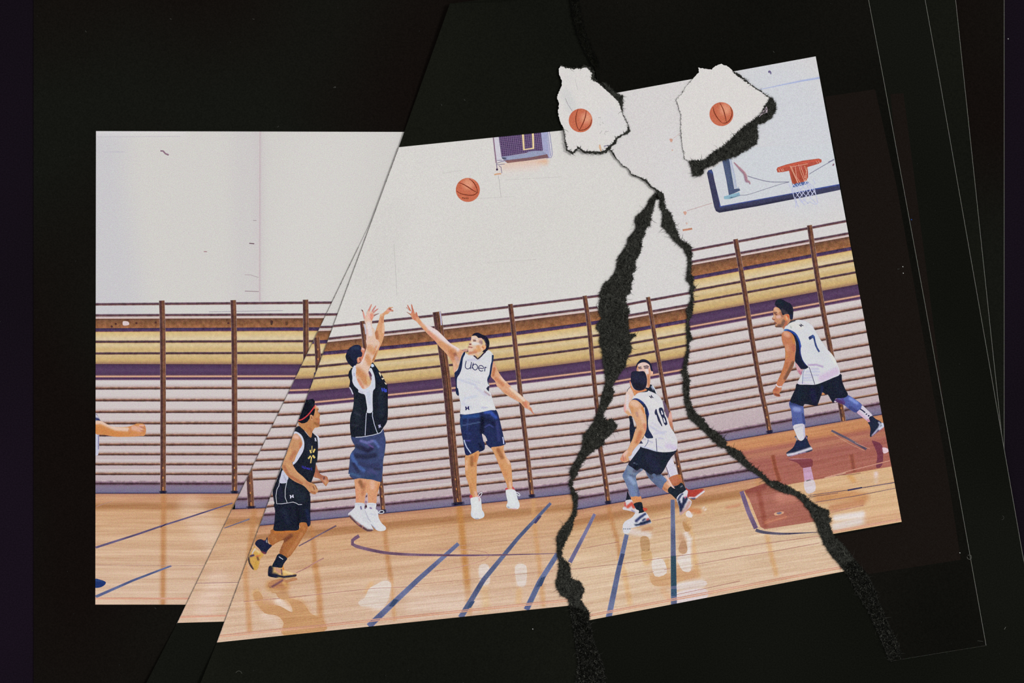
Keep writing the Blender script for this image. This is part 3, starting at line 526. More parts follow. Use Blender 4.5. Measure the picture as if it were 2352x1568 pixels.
line(E, c18('262,543 580,500 950,440'), 1.0, 1.8, (84, 70, 92)); line(E, c18('270,556 500,522'), 1.4, 1, (104, 74, 80)); line(E, c18('575,502 690,480'), 3.4, 3.0, (56, 52, 84), 13); line(E, c18('320,597 650,545 955,485'), 1.4, 1.4, (120, 92, 96)); line(E, c18('440,680 700,620'), 1.2, 1.2, (176, 118, 104)); line(E, c18('440,665 600,640'), .9, .9, (186, 120, 110))
for s_, pts, off in ((A, [(219, 1388), (440, 1388)], (15, 13)), (B, [(400, 1431), (520, 1427)], (15, 13)), (C_, [(498, 1475), (1310, 1391)], (15.5, 12)), (D, [(1345, 1425), (1950, 1309.5)], (12, 8.5)), (E, [(1912, 1227), (2071, 1198)], (7.5, 4.5))):
    p = np.array(pts, dtype=float)
    s_.rib('floor_edge_line', p - [0, off[0]], [(-1.2, (224, 186, 158)), (0, (190, 118, 104)), (1.1, (226, 190, 164))], 14, s_.M_FLOOR, leftclip=True, step=12)
    s_.rib('floor_edge_line', p - [0, off[1] - 0.2], [(-1.2, (224, 186, 158)), (0, (206, 128, 96)), (1.0, (226, 192, 166))], 14, s_.M_FLOOR, leftclip=True, step=12)

# ---------------------------------------------------------------- printed hoop, backboard, fan vent, small marks
v = lambda t: K(1600, 330, 6.533, t)
E.poly('backboard_pane', v('230,380 700,60 2040,0 2150,610 370,930'), (206, 209, 214), 2, sm=False, mat=M_WALL, label='clear glass pane of the printed backboard')
bb_ = E.poly('backboard', v('155,440 175,400 225,383 245,430 270,560 362,935 800,855 1460,735 1790,668 2145,603 2160,690 1800,765 900,940 340,1035 290,1010 265,950'), (62, 63, 90), 15, [(v('365,930 1460,728 2145,600'), 3, (74, 96, 184), .9), (v('190,400 240,430'), 4, (64, 84, 150), .8), (v('310,1020 900,930 1460,820'), 4, (46, 46, 66), .8)], sp=3, sm=False, label='navy padded lower frame of the printed backboard', mat=M_DARKINK)
E.poly('frame_arm', v('385,250 425,212 480,202 500,300 565,680 640,668 655,700 560,745 485,770 450,560'), (76, 88, 118), 15, [(v('430,300 520,700'), 5, (82, 94, 124), .6)], parent=bb_, sm=False, label='steel blue bracket behind the backboard')
E.rib('bracket_edge', v('495,215 560,480 585,660 635,665'), [(-3.4, (206, 208, 216)), (-1.4, (150, 160, 190)), (0, (206, 210, 220)), (2, (140, 156, 190))], 15, parent=bb_)
E.poly('bracket_foot', v('410,790 640,728 655,780 500,828 415,830'), (140, 178, 196), 16, [(v('500,815 640,790'), 1.4, (50, 70, 84), .9)], parent=bb_, sm=False)
for q, w_ in ((v('600,770 760,765 1000,690 1250,610 1390,575'), 1.1), (v('730,470 880,520 1100,570 1390,572'), 1.6), (v('1690,455 1900,330 1990,280'), 1.4), (v('1980,280 2065,235'), 3.0)):
    E.rib('guy_wire', q, (w_, (128, 126, 150)), 16, parent=bb_, sm=True)
E.rib('hanging_rope', v('560,280 640,370 720,460 745,560 785,570 800,610'), [(-3, (206, 200, 204)), (-1.5, (176, 130, 140)), (1, (150, 120, 140)), (2.5, (206, 206, 210))], 16, taper=[.5, 1.5, 1.8, 1.2, .5], parent=bb_, sm=True)
E.rib('rope_tail', v('2045,330 2060,300'), (3, (130, 90, 110)), 16, parent=bb_)
rim = E.poly('hoop_rim', v('1200,385 1215,355 1350,310 1600,252 1830,222 1875,238 1875,275 1830,300 1665,350 1672,430 1672,510 1640,560 1560,590 1480,612 1435,595 1410,500 1388,405 1290,425 1215,430'), (178, 84, 68), 16, [(v('1220,370 1500,300 1850,240'), 2.2, (206, 96, 74), .9), (v('1450,420 1480,600'), 5, (150, 66, 46), .8), (v('1560,420 1580,560'), 5, (156, 72, 50), .7), (v('1640,330 1650,540'), 4, (170, 76, 54), .7)], parent=bb_, sp=2.6, label='red metal rim and bracket', sm=False)
for q in ('1230,380 1250,420', '1265,375 1290,415', '1290,370 1310,410', '1830,255 1845,290', '1800,265 1815,295', '1400,330 1460,460 1520,590', '1420,340 1530,600', '1480,340 1500,500 1560,590', '1530,310 1560,420 1620,570', '1560,330 1640,560', '1620,330 1650,430 1620,560', '1660,350 1640,460 1660,560', '1400,350 1670,300'):
    E.rib('net_cord', v(q), (1.0, (232, 176, 150)), 17, parent=bb_)
net = ['1430,600 1500,650 1590,790', '1430,650 1480,720 1560,830', '1500,600 1600,740 1660,800', '1560,600 1650,700 1700,790', '1620,560 1700,690 1750,770', '1660,580 1740,680 1790,760', '1500,650 1430,740', '1560,600 1480,730', '1650,560 1560,700 1500,790', '1700,600 1620,710 1540,820', '1730,660 1640,790 1600,830', '1780,690 1700,800', '1440,600 1440,720 1500,930', '1680,580 1760,650 1790,760 1820,890', '1480,800 1500,870 1480,960', '1490,860 1530,950', '1560,830 1620,920 1700,870 1780,910 1820,900', '1600,830 1680,900', '1640,830 1560,880', '1700,800 1800,900', '1530,820 1600,900', '1750,530 1780,600', '1380,590 1440,740']
for q in net: E.rib('net_cord', v(q), (1.5, (196, 198, 226)), 17, parent=bb_, label=None)
E.poly('net_shadow', v('1440,640 1500,590 1660,570 1670,600 1480,650'), (90, 112, 160), 16, parent=bb_)
E.rib('painted_wall_line', [(1745, 205.5), (1800, 194), (1840, 186), (1884, 178.5)], [(-3, (208, 209, 213)), (0, (160, 172, 216)), (2.6, (208, 209, 213))], 3, M_WALL, label='pale blue line on the wall', taper=[.4, .8, 1.1, 1.3])
E.poly('wall_bolt', [(1764, 165), (1766, 162), (1770, 163), (1772, 168), (1770, 171), (1768, 166), (1767, 168)], (104, 94, 132), 3)
for x, y, w_ in ((1541, 322, 5), (1544, 345, 2.5), (1573, 489, 5), (1577, 513, 3)):
    E.poly('rust_spot', [(x-w_*.7, y-w_*.6), (x+w_*.6, y-w_*.7), (x+w_*.8, y+w_*.2), (x+w_*.1, y+w_), (x-w_*.4, y+w_*.3)], (206, 178, 168) if w_ < 5 else (204, 160, 142), 3)
E.rib('rust_streak', [(1568, 528.5), (1590, 525)], [(-2.6, (206, 184, 176)), (-1, (184, 124, 100)), (1.6, (196, 136, 112)), (2.6, (208, 190, 182))], 3, label='orange rust streak'); E.rib('wall_crack', [(1578, 484), (1636, 466)], (1.1, (186, 152, 152)), 3)
E.rib('wall_crack', [(1546, 318), (1562, 306)], (1.1, (206, 186, 182)), 3)
u = lambda t: K(1000, 290, 7.84, t)
vent = C_.poly('fan_vent', u('1035,200 1045,202 2060,95 2090,300 2108,520 2080,572 1990,575 1700,610 1300,660 1230,655 1110,625 1090,655 1080,640'), (206, 202, 212), 4, sm=False, label='square grey fan vent under the top edge of the print')
C_.poly('vent_grille', u('1140,190 1900,112 1937,440 1190,545'), (72, 56, 92), 5, sm=False, parent=vent, mat=M_DARKINK, label='dark mesh grille')
for i in range(22):
    x = 1160 + i * 34; C_.rib('grille_wire', [u('%d,%d' % (x, 190 - i * 3.4))[0], u('%d,%d' % (x + 42, 545 - i * 4.6))[0]], (0.9, (136, 112, 150)), 6, parent=vent)
for i in range(11):
    C_.rib('grille_wire', [u('%d,%d' % (1145 + i * 4, 215 + i * 33))[0], u('%d,%d' % (1900 + i * 4, 140 + i * 32))[0]], (0.9, (130, 106, 140)), 6, parent=vent)
C_.poly('casing', u('1900,112 2010,98 2060,560 2035,565 1937,440'), (164, 166, 198), 6, parent=vent, sm=False)
C_.rib('casing_edge', u('2055,95 2090,330 2108,510 2085,565 2000,572'), (1.2, (130, 130, 168)), 7, parent=vent)
C_.rib('casing_edge', u('2020,100 2050,330 2075,540'), (1.5, (140, 142, 180)), 7, parent=vent)
C_.poly('casing', u('1190,548 1640,490 1670,455 1800,438 1937,446 2010,500 1700,560 1260,612 1200,580'), (150, 156, 184), 6, [(u('1200,575 1260,580'), 3, (60, 62, 84), .9)], parent=vent, sm=False)
C_.poly('casing_shadow', u('1215,600 1260,612 1700,560 2015,500 2040,565 1700,612 1300,662'), (124, 92, 98), 7, [(u('1220,640 1500,640'), 3, (150, 104, 96), .8)], parent=vent, sm=False)  # brown shadow below the vent casing, printed as a flat coloured shape
C_.rib('yellow_frame', u('1575,140 1595,420 1765,395 1755,125'), (4.6, (230, 206, 158)), 8, parent=vent, label='pale yellow rectangular frame')
C_.rib('jamb', u('1042,203 1075,500 1095,660'), [(-1.6, (160, 130, 150)), (0, (110, 76, 96)), (1.6, (196, 186, 200))], 8, parent=vent)
for q, w_ in (('1100,670 1110,760', 1.8), ('1095,670 1180,640 1300,600', 1.3), ('1110,690 1250,680', 1.2), ('1140,705 1185,740 1195,840', 1.4), ('1110,615 1200,610', 1.2)): C_.rib('pipe', u(q), (w_, (120, 110, 140)), 8, parent=vent)
C_.poly('pipe_end', u('1095,765 1110,757 1128,768 1125,790 1108,798 1093,785'), (62, 48, 74), 9, parent=vent)
C_.rib('rust_streak', u('1060,870 1105,858 1185,852'), [(-1.6, (214, 180, 156)), (0, (206, 150, 104)), (2.4, (214, 196, 184))], 4)
# ---------------------------------------------------------------- basketballs
def ball(s, c, r, seams, lv, rot=0.0, label='', marks=()):
    a = np.linspace(0, 2 * math.pi, 48, endpoint=False); pts = [(c[0] + r * math.cos(q), c[1] + r * math.sin(q)) for q in a]
    hx = (c[0] + r * 0.25 * math.cos(rot), c[1] + r * 0.25 * math.sin(rot))
    b = s.poly('basketball', pts, (196, 106, 78), lv, [([(c[0] - math.cos(rot) * r * .3, c[1] - math.sin(rot) * r * .3)], r * 1.1, (198, 110, 82), .8), ([(c[0] + math.cos(rot) * r * .5, c[1] + math.sin(rot) * r * .5)], r * .6, (222, 152, 122), .95)], sp=2, sm=False, label=label)
    for q in seams: s.rib('seam', [(c[0] + x * r, c[1] + y * r) for x, y in q], [(-1.1, (176, 84, 56)), (-0.5, (112, 52, 38)), (0.5, (112, 52, 38)), (1.1, (176, 84, 56))], lv + 1, parent=b, sm=True, taper=[.5, 1.1, 1.1, .6])
    for x, y, w_ in marks: s.poly('ball_print', [(c[0] + (x - w_) * r, c[1] + (y - .05) * r), (c[0] + (x + w_) * r, c[1] + (y - .06) * r), (c[0] + (x + w_) * r, c[1] + (y + .05) * r), (c[0] + (x - w_) * r, c[1] + (y + .06) * r)], (122, 62, 44), lv + 1, parent=b, sm=False)
    return b
ball(C_, (1074.6, 436), 27.6, [[(-.8, -.6), (-.45, -.5), (0, -.25), (.4, .02), (.82, .24)], [(-.96, .08), (-.6, .3), (-.1, .42), (.4, .44), (.7, .3), (.8, .2)], [(.1, -.94), (.45, -.65), (.72, -.2), (.8, .2)]], 5, -1.5, 'orange printed basketball flying under the vent', [(-.42, .66, .05), (-.28, .7, .05), (-.14, .7, .05), (0, .7, .04)])
# ---------------------------------------------------------------- printed people
SK = (196, 144, 104); SL = (222, 196, 184); SDK = (150, 92, 62); NVY = (34, 38, 54); WH = (212, 212, 214)
def hmark(s, pts, c, par, lv):     # the small two-notched bow-shaped maker mark
    a, b, cc, d = [np.array(p, dtype=float) for p in pts]   # corners: tl, tr, br, bl
    f = lambda x, y: tuple(a + (b - a) * x + (d - a) * y + (cc - d - b + a) * x * y)
    s.poly('jersey_mark', [f(0, 0), f(.32, 0), f(.4, .38), f(.6, .38), f(.68, 0), f(1, 0), f(.9, .5), f(1, 1), f(.68, 1), f(.6, .64), f(.4, .64), f(.32, 1), f(0, 1), f(.1, .5)], c, lv, sm=False, parent=par)
FONT = {'U': [[(0, 0), (0, .65), (.2, .98), (.6, .98), (.8, .65), (.8, 0)], [(.8, .6), (.8, 1)]], 'W': [[(0, 0), (.25, 1), (.5, .3), (.75, 1), (1, 0)]], 'a': [[(.1, .4), (.6, .35), (.7, 1)], [(.7, .6), (.1, .65), (.1, .98), (.7, .95)]], 'l': [[(.3, 0), (.3, 1)]],
        'm': [[(0, 1), (0, .4)], [(0, .5), (.4, .4), (.45, 1)], [(.45, .5), (.85, .4), (.9, 1)]], 'r': [[(.1, .35), (.1, 1)], [(.1, .5), (.6, .38)]], 't': [[(.3, 0), (.3, 1), (.6, 1)], [(0, .38), (.6, .38)]], 'b': [[(0, 0), (0, 1), (.6, .95), (.6, .45), (0, .45)]], 'e': [[(0, .68), (.7, .68), (.6, .38), (.1, .4), (0, .7), (.15, 1), (.65, .95)]]}
def text(s, t, o, dx, dy, wl, c, w_, par, lv, name='lettering'):
    o = np.array(o, dtype=float); dx = np.array(dx, dtype=float); dy = np.array(dy, dtype=float)
    for i, ch in enumerate(t):
        for st in FONT[ch]: s.rib(name, [tuple(o + dx * (i * wl + x * .8 * wl) + dy * y) for x, y in st], (w_, c), lv, parent=par)
class P:
    def __init__(p, s, label):
        p.s = s; p.e = bpy.data.objects.new('person', None); COL.objects.link(p.e); p.e.parent = s.root; p.e['label'] = label; p.lv = 20; p.e.empty_display_size = 0.01
        p.first = True
    def a(p, name, pts, col, strokes=(), label=None, **kw):
        p.lv += 1
        if p.first:
            c = W(np.array([pts[0]]), p.s.top)[0]; p.e.location = tuple(c); p.first = False
        o = p.s.poly(name, pts, col, p.lv, strokes, label=label, parent=p.e, **kw)
        return o
    def r(p, name, pts, prof, label=None, **kw):
        p.lv += 1; o = p.s.rib(name, pts, prof, p.lv, label=label, parent=p.e, **kw)
        return o
# --- player with the headband
a = lambda t: K(560, 900, 9.8, t)
b = lambda t: K(560, 1050, 9.8, t)
c = lambda t: K(540, 1190, 9.8, t)
p = P(C_, 'man in black jersey and red headband jogging at lower left, yellow shoes, looking right')
p.a('far_arm', b('1620,150 1690,330 1760,400 1870,430 1895,490 1915,540 1880,600 1850,650 1800,600 1740,520 1690,475 1570,430 1580,250'), (176, 112, 84), [(b('1780,480 1850,560'), 4, (200, 150, 124), .8), (b('1650,300 1750,440'), 5, (150, 92, 74), .6), (b('1810,450 1800,490'), 2.2, (96, 54, 56), .9), (b('1810,620 1880,560'), 3, (196, 146, 96), .7)])
p.a('legs', c('850,240 1430,240 1440,100 1610,90 1630,240 1520,430 1380,660 1180,895 1000,805 1040,640 1100,490 940,545 830,615 770,540 735,430 800,340'), (166, 104, 60), [(c('900,300 1400,270'), 5, (196, 118, 56), .8), (c('850,420 900,500'), 5, (176, 116, 72), .8), (c('1110,500 1260,390'), 6, (112, 64, 46), .85), (c('1500,350 1350,600 1200,800'), 5, (190, 128, 84), .7), (c('1500,130 1560,250'), 5, (188, 120, 70), .8), (c('1060,640 1030,790'), 4, (132, 80, 54), .6)], label='tanned bare legs, one bent behind the other')
p.a('shorts', b('690,1030 1000,1000 1310,1040 1480,850 1500,1000 1495,1300 1515,1568') + c('1690,60 1690,150 1645,188 1620,140 1590,95 1450,105 1425,262 1200,275 1000,287 865,265 880,120 890,30') + b('690,1450 705,1200'), (28, 32, 46), [(b('1200,1100 1240,1500'), 5, (20, 22, 32), .7), (b('900,1200 1000,1450'), 9, (36, 42, 62), .7), (b('1420,1200 1480,1500'), 5, (34, 42, 76), .7)], mat=M_DARKINK, label='black knee length shorts')
p.a('jersey', a('1190,790 1250,770 1330,830 1400,920 1510,1040 1530,910 1600,970 1650,1030 1670,1250 1650,1568') + b('1625,100 1600,330 1520,560 1470,760 1490,870 1400,1050 1310,1065 1180,1035 1110,1008 980,1028 740,1052 690,1020 665,900 650,760 740,520 830,280 900,150') + a('1050,1500 1130,900'), (31, 35, 46), [(b('1000,600 1300,900'), 12, (38, 46, 58), .7), (b('800,650 850,950'), 7, (36, 38, 58), .7), (a('1450,1100 1500,1500'), 7, (38, 46, 62), .6), (b('740,480 680,760'), 3, (18, 20, 28), .6)], mat=M_DARKINK, label='black sleeveless jersey with white piping')
p.a('side_panel', b('880,285 1000,440 980,520 960,575 800,572 830,420'), (196, 196, 214), [(b('900,400 960,540'), 2, (160, 160, 184), .7)])
p.a('armhole_trim', a('1125,905 1180,890 1290,960 1350,1080 1362,1200 1335,1330 1255,1470 1190,1568') + b('1115,165 1100,120') + a('1120,1530 1250,1300 1300,1150 1240,1000 1110,960'), (204, 206, 222), label='white trim round the armhole')
p.a('arm', a('1110,960 1190,935 1270,1010 1315,1120 1310,1200 1250,1300 1180,1440 1130,1568') + b('1090,100 1110,180 1200,320 1330,430 1440,540 1520,572 1600,612 1655,690 1672,760 1640,800 1600,832 1530,815 1460,760 1350,640 1150,545 1000,435 900,310 858,220 880,130 910,10') + a('960,1400 1030,1150 1060,1080'), SK, [(a('1150,1000 1200,1010'), 7, (224, 178, 160), .9), (a('1270,1150 1280,1250'), 4, (190, 112, 84), .8), (a('1050,1300 960,1500'), 5, (212, 160, 112), .6), (a('1150,1350 1060,1500'), 5, (176, 108, 80), .7), (b('900,200 1010,400 1300,580'), 4, (164, 96, 66), .7), (b('980,150 1100,250 1350,480'), 4, (214, 160, 116), .6), (b('1400,570 1500,640'), 5, (186, 124, 92), .8), (b('1560,650 1590,720'), 1.5, (120, 72, 54), .8), (b('1610,630 1640,700'), 1.5, (130, 78, 60), .8), (b('1520,780 1600,800'), 3, (160, 96, 62), .8)], label='bare near arm bent across the hip')
p.a('head', a('1590,285 1640,320 1685,380 1670,420 1680,460 1720,520 1705,560 1712,640 1705,700 1700,775 1640,800 1600,805 1560,860 1540,910 1510,1030 1400,900 1260,770 1225,700 1240,600 1400,500 1500,400'), (186, 128, 84), [(a('1610,310 1650,350'), 3, (226, 178, 150), .9), (a('1620,450 1650,560'), 4, (204, 150, 104), .7), (a('1660,600 1690,700'), 4, (180, 108, 80), .7), (a('1600,700 1680,740'), 4, (140, 88, 56), .7), (a('1400,760 1500,950'), 5, (190, 128, 78), .5), (a('1480,820 1540,900'), 4, (164, 102, 68), .7), (a('1672,395 1685,430'), 1.4, (70, 44, 44), .9), (a('1690,690 1700,700'), 1.2, (140, 70, 66), .8)], label='head in profile with ear and short beard')
p.a('hair', a('1455,175 1500,160 1560,150 1600,210 1590,270 1610,310 1570,360 1605,385 1590,470 1570,540 1500,515 1480,600 1430,670 1370,700 1300,705 1222,665 1250,540 1300,400 1400,170'), (22, 24, 34), [(a('1480,200 1560,300'), 5, (34, 40, 50), .7)], mat=M_DARKINK, sm=False)
p.a('ear', a('1490,520 1540,522 1562,600 1535,640 1500,600'), (206, 154, 114), [(a('1520,560 1535,600'), 1.6, (130, 76, 52), .9)])
p.r('headband', a('1230,632 1275,630 1340,600 1440,520 1540,400 1605,305'), (2.8, (200, 62, 70)), label='thin red headband', sm=True)
for q, w_ in (('1535,1210 1535,1325', 1.6), ('1492,1305 1515,1375', 3.4), ('1600,1280 1562,1360', 3.6), ('1505,1435 1450,1500', 3.4), ('1550,1425 1598,1485', 4.2), ('1525,1460 1505,1600', 2.4)): p.r('spark_logo', a(q), (w_, (222, 196, 116)))
text(C_, 'Walmart', b('1310,185')[0], (3.5, 0.7), (0.6, 6.2), 1.0, (62, 58, 168), 1.2, p.e, p.lv + 1); p.lv += 1
for q in ('800,572 790,640 745,720 722,870 742,1045 860,1045 980,1027', '962,575 930,740 930,900 980,1027 1110,1005 1180,1030 1230,1062 1310,1058'): p.r('piping', b(q), (1.3, (206, 206, 218)))
hmark(C_, b('1030,850 1120,840 1130,905 1040,925'), (206, 206, 226), p.e, p.lv + 1); hmark(C_, a('1590,1030 1625,1025 1640,1110 1600,1110'), (206, 206, 226), p.e, p.lv + 1); p.lv += 1
p.a('shoulder_trim', a('1600,940 1660,980 1700,1040 1695,1250 1680,1240 1665,1050'), (206, 210, 226))
p.a('shoe', c('440,620 480,690 600,770 645,820 600,870 560,930 540,1050 500,1150 440,1172 390,1140 330,1060 295,950 300,880 330,790 375,730 400,690'), (206, 160, 84), [(c('300,880 315,1000 400,1140'), 3, (44, 36, 50), .95), (c('350,700 430,560'), 3, (44, 44, 70), .9), (c('460,700 540,760'), 4, (226, 196, 150), .8), (c('500,860 520,930'), 3, (96, 62, 56), .8), (c('350,850 410,830'), 3, (54, 40, 92), .9), (c('560,840 470,850'), 2, (214, 120, 70), .8), (c('480,1000 450,1100'), 5, (196, 150, 66), .6), (c('385,790 440,690'), 2, (206, 196, 206), .9)], label='yellow basketball shoe with dark sole, heel raised')
p.a('sock', c('725,420 745,560 830,610 770,680 720,740 690,805 610,775 560,700 470,610 450,560 500,490 580,470 640,490 690,480'), (34, 38, 62), [(c('600,760 680,790'), 3, (140, 60, 66), .8), (c('640,480 660,490'), 2, (190, 70, 70), .6), (c('705,480 712,540'), 1.2, (200, 200, 210), .9)], mat=M_DARKINK, label='dark ankle sock')
p.a('shoe', c('770,1075 840,1065 900,1120 930,1105 1040,1110 1080,1035 1120,1160 1290,1225 1385,1260 1345,1325 1180,1350 1000,1348 780,1312 740,1270 745,1150'), (218, 176, 108), [(c('790,1120 780,1280 900,1300'), 9, (32, 35, 52), 1), (c('900,1280 1100,1320 1370,1285'), 3.4, (34, 34, 56), 1), (c('1040,1150 1055,1260'), 2, (54, 40, 66), .9), (c('940,1140 1000,1200'), 6, (196, 142, 126), .9), (c('1120,1200 1280,1240'), 4, (232, 206, 156), .8), (c('1060,1060 1090,1150'), 2.5, (206, 120, 56), .8)], label='yellow basketball shoe with navy heel, flat on the floor')
p.a('sock', c('985,795 1170,890 1130,970 1090,1030 1050,1112 940,1100 840,1090 850,1030 900,940'), (30, 36, 52), [], mat=M_DARKINK, label='dark crew sock')
p.r('sock_stripe', c('985,862 1080,925'), (1.7, (196, 198, 210)))
C_.poly('shoe_reflection', c('760,1440 1040,1350 1150,1380 1340,1335 1400,1380 1200,1440 1170,1500 1140,1568 790,1568'), (186, 132, 94), 12, [(c('830,1540 1060,1400'), 3, (112, 74, 90), .9), (c('1100,1450 1150,1500'), 5, (214, 170, 110), .8)], mat=C_.M_FLOOR)
C_.poly('shoe_reflection', c5('305,840 340,920 420,940 470,960 520,950 540,1000 560,1010 480,1030 410,1000 380,950 330,940'), (196, 150, 108), 12, mat=C_.M_FLOOR)
# --- shooter
d = lambda t: K(780, 690, 13.07, t)
e = lambda t: K(780, 780, 13.07, t)
f = lambda t: K(780, 880, 13.07, t)
g = lambda t: K(780, 980, 13.07, t)
h = lambda t: K(770, 1090, 11.2, t)
p = P(C_, 'shooter in black jersey and blue shorts jumping with both arms stretched up, seen from behind')
p.a('arm', d('1590,198 1602,215 1540,232 1612,290 1608,325 1520,330 1450,400 1350,440 1330,600 1350,850 1335,1050 1280,1250') + e('1190,260 1120,450 1010,690 955,640 1060,400 1090,200') + d('1070,1130 1055,1000 1100,850 1155,680 1205,500 1218,420 1310,370 1400,290 1480,205'), (212, 158, 118), [(d('1290,480 1280,640'), 4, (196, 132, 98), .7), (d('1100,950 1130,1120'), 5, (176, 112, 76), .85), (d('1320,700 1310,950'), 3, (232, 196, 170), .7), (d('1450,290 1560,290'), 4, (222, 160, 150), .8), (d('1500,250 1530,270'), 2, (120, 50, 54), .8), (d('1560,320 1605,320'), 1.4, (130, 60, 56), .7), (e('1090,300 1010,600'), 4, (176, 112, 66), .8), (d('1240,400 1260,440'), 4, (226, 196, 160), .7)], label='right forearm raised, wrist bent over')
p.a('legs', h('515,90 800,100 830,125 930,112 1150,175 1130,320 1070,560 1045,745 840,745 835,500 800,470 770,600 745,735 545,740 530,550 512,330'), (212, 154, 116), [(h('640,180 700,300'), 6, (132, 84, 58), .8), (h('760,250 700,500'), 5, (180, 118, 84), .7), (h('560,400 580,700'), 4, (214, 142, 112), .7), (h('950,200 960,320'), 7, (224, 180, 158), .8), (h('1000,500 1000,700'), 5, (208, 146, 112), .6), (h('1120,250 1090,400'), 2.5, (196, 124, 72), .8)], label='bare lower legs, toes pointing down')
p.a('wall_gap', h('775,520 835,500 845,740 750,740'), (196, 170, 176), [(h('780,555 820,550'), 2, (70, 40, 44), 1), (h('790,740 790,700'), 3, (120, 84, 120), .8)], sm=False)
p.a('shoe', h('510,725 745,735 748,860 780,900 880,1150 930,1300 980,1400 960,1440 830,1455 640,1345 500,1225 370,1095 330,1020 350,980 500,840'), (208, 208, 214), [(h('370,1070 500,1200 640,1310 820,1430 950,1440'), 4, (92, 62, 66), 1), (h('560,1230 620,1280'), 2, (196, 130, 120), .8), (h('500,900 600,1100'), 12, (216, 216, 218), .5), (h('650,1200 900,1330'), 5, (218, 218, 222), .8), (h('655,820 670,880'), 2, (84, 72, 130), .9), (h('690,1370 720,1300'), 1.2, (200, 140, 130), .8), (h('530,760 740,765'), 2, (190, 196, 210), .7)], label='white high shoe and sock, dark sole showing')
p.a('shoe', h('820,728 1050,738 1040,870 1100,930 1115,1100 1200,1250 1290,1330 1305,1400 1240,1442 1120,1446 1020,1390 930,1290 840,1180 790,1000 758,910 820,830'), (214, 214, 218), [(h('760,920 850,1120 900,1200'), 1.4, (168, 166, 184), .9), (h('930,1290 1030,1390'), 1.5, (130, 140, 176), .9), (h('900,850 925,860'), 2.2, (104, 76, 140), .9), (h('900,1000 1050,1040'), 2, (190, 192, 208), .6), (h('1150,1300 1200,1380'), 8, (222, 218, 218), .7), (h('840,765 1040,768'), 1.5, (188, 194, 208), .7)], label='white high shoe and sock, in front')
p.r('lace', h('1105,985 1150,930 1210,918 1252,945 1240,975 1190,992 1120,985'), (1.6, (222, 226, 232)), sm=True)
p.a('shorts', g('340,280 440,300 750,280 1180,190 1300,60 1350,250 1385,450 1350,800 1310,1000 1295,1300 1270,1568') + h('1195,60 1190,172 1100,172 950,125 820,112 620,90 520,108 430,80 370,25 375,-20') + g('265,1410 270,1340 300,1100 315,870 380,740 455,650 455,560 380,430'), (60, 70, 108), [(g('600,600 850,720 960,650'), 6.5, (40, 38, 62), .9), (g('480,870 780,900 1050,850'), 7, (40, 42, 64), .85), (g('500,560 620,650'), 5, (46, 50, 72), .8), (g('360,820 420,1000 560,1170 720,1300'), 5.5, (72, 98, 156), .95), (g('420,1120 560,1330'), 5, (44, 44, 70), .8), (g('600,1100 900,1180 1150,1150'), 6, (52, 54, 88), .7), (g('640,420 820,480 1000,420'), 4, (112, 112, 172), .9), (g('1060,430 1170,600'), 4, (96, 116, 178), .8), (g('880,540 1000,610'), 2.5, (110, 84, 150), .8), (g('1280,350 1250,900'), 7, (68, 78, 124), .7), (g('320,1400 600,1480'), 4, (70, 100, 140), .7), (g('850,1350 950,1300 1100,1400'), 5, (78, 78, 128), .6), (h('700,120 1000,40'), 5, (40, 62, 92), .6), (g('1050,1260 1200,1270'), 4, (44, 44, 66), .7)], label='wrinkled faded blue shorts', mat=M_DARKINK)
p.a('head', e('640,230 700,235 765,290 745,400 740,480 700,580 640,650 560,695 525,660 525,580 600,520 660,480 650,400 615,300'), (204, 130, 104), [(e('680,270 720,290'), 3, (226, 184, 176), .9), (e('560,560 580,640'), 2, (226, 160, 124), .8), (e('610,570 620,620'), 1.4, (110, 56, 44), .9)], label='turned head with ear')
p.a('hair', e('200,430 260,290 380,190 500,150 600,165 655,240 640,330 680,400 665,500 600,520 545,535 520,600 530,690 480,770 420,842 350,790 260,700 200,590 180,500'), (34, 38, 62), [(e('400,250 550,250'), 6, (44, 56, 82), .8), (e('250,500 400,750'), 6, (28, 30, 44), .8)], mat=M_DARKINK, label='short dark hair')
p.a('jersey', e('375,840 320,910 290,935 262,1080 312,1230 290,1390') + f('298,110 380,230 420,300 425,560 395,780 340,950 312,1150 318,1400 345,1568') + g('380,305 620,312 750,290 1000,250 1190,195 1290,70') + f('1310,1330 1420,1160 1450,900 1448,600 1450,250 1430,40') + e('1440,1390 1300,1110 1180,930 1060,760 980,680 900,830 600,900'), (30, 34, 44), [(f('1250,200 1250,900'), 10, (38, 46, 60), .7), (f('480,600 560,1100'), 10, (38, 46, 56), .6), (f('450,880 620,960'), 3, (54, 56, 72), .7), (f('380,1250 560,1270'), 3, (52, 54, 66), .6), (e('1100,900 1200,1200'), 6, (24, 34, 54), .7), (f('900,950 950,1450'), 6, (26, 32, 44), .7)], mat=M_DARKINK, label='black sleeveless jersey with white side panel')
p.r('back_trim', f('300,120 350,200 400,330'), (2.4, (206, 206, 222)))
p.a('side_panel', e('480,770 380,880 366,990 385,1120 385,1260 450,1390 560,1500') + f('560,260 660,310 760,350 800,560 830,760 820,880 985,860 990,600 1000,250 1065,150 1072,30') + e('1070,1250 1050,1100 1000,950 925,845 700,1000'), (208, 210, 222), [(e('430,1000 445,1080'), 1.2, (120, 110, 170), .7), (f('860,300 900,600'), 5, (190, 196, 216), .7), (f('450,150 700,300'), 3, (190, 186, 206), .8)], label='white underarm panel')
p.a('neck_patch', e('950,740 1010,730 1035,800 960,820'), (196, 212, 236))
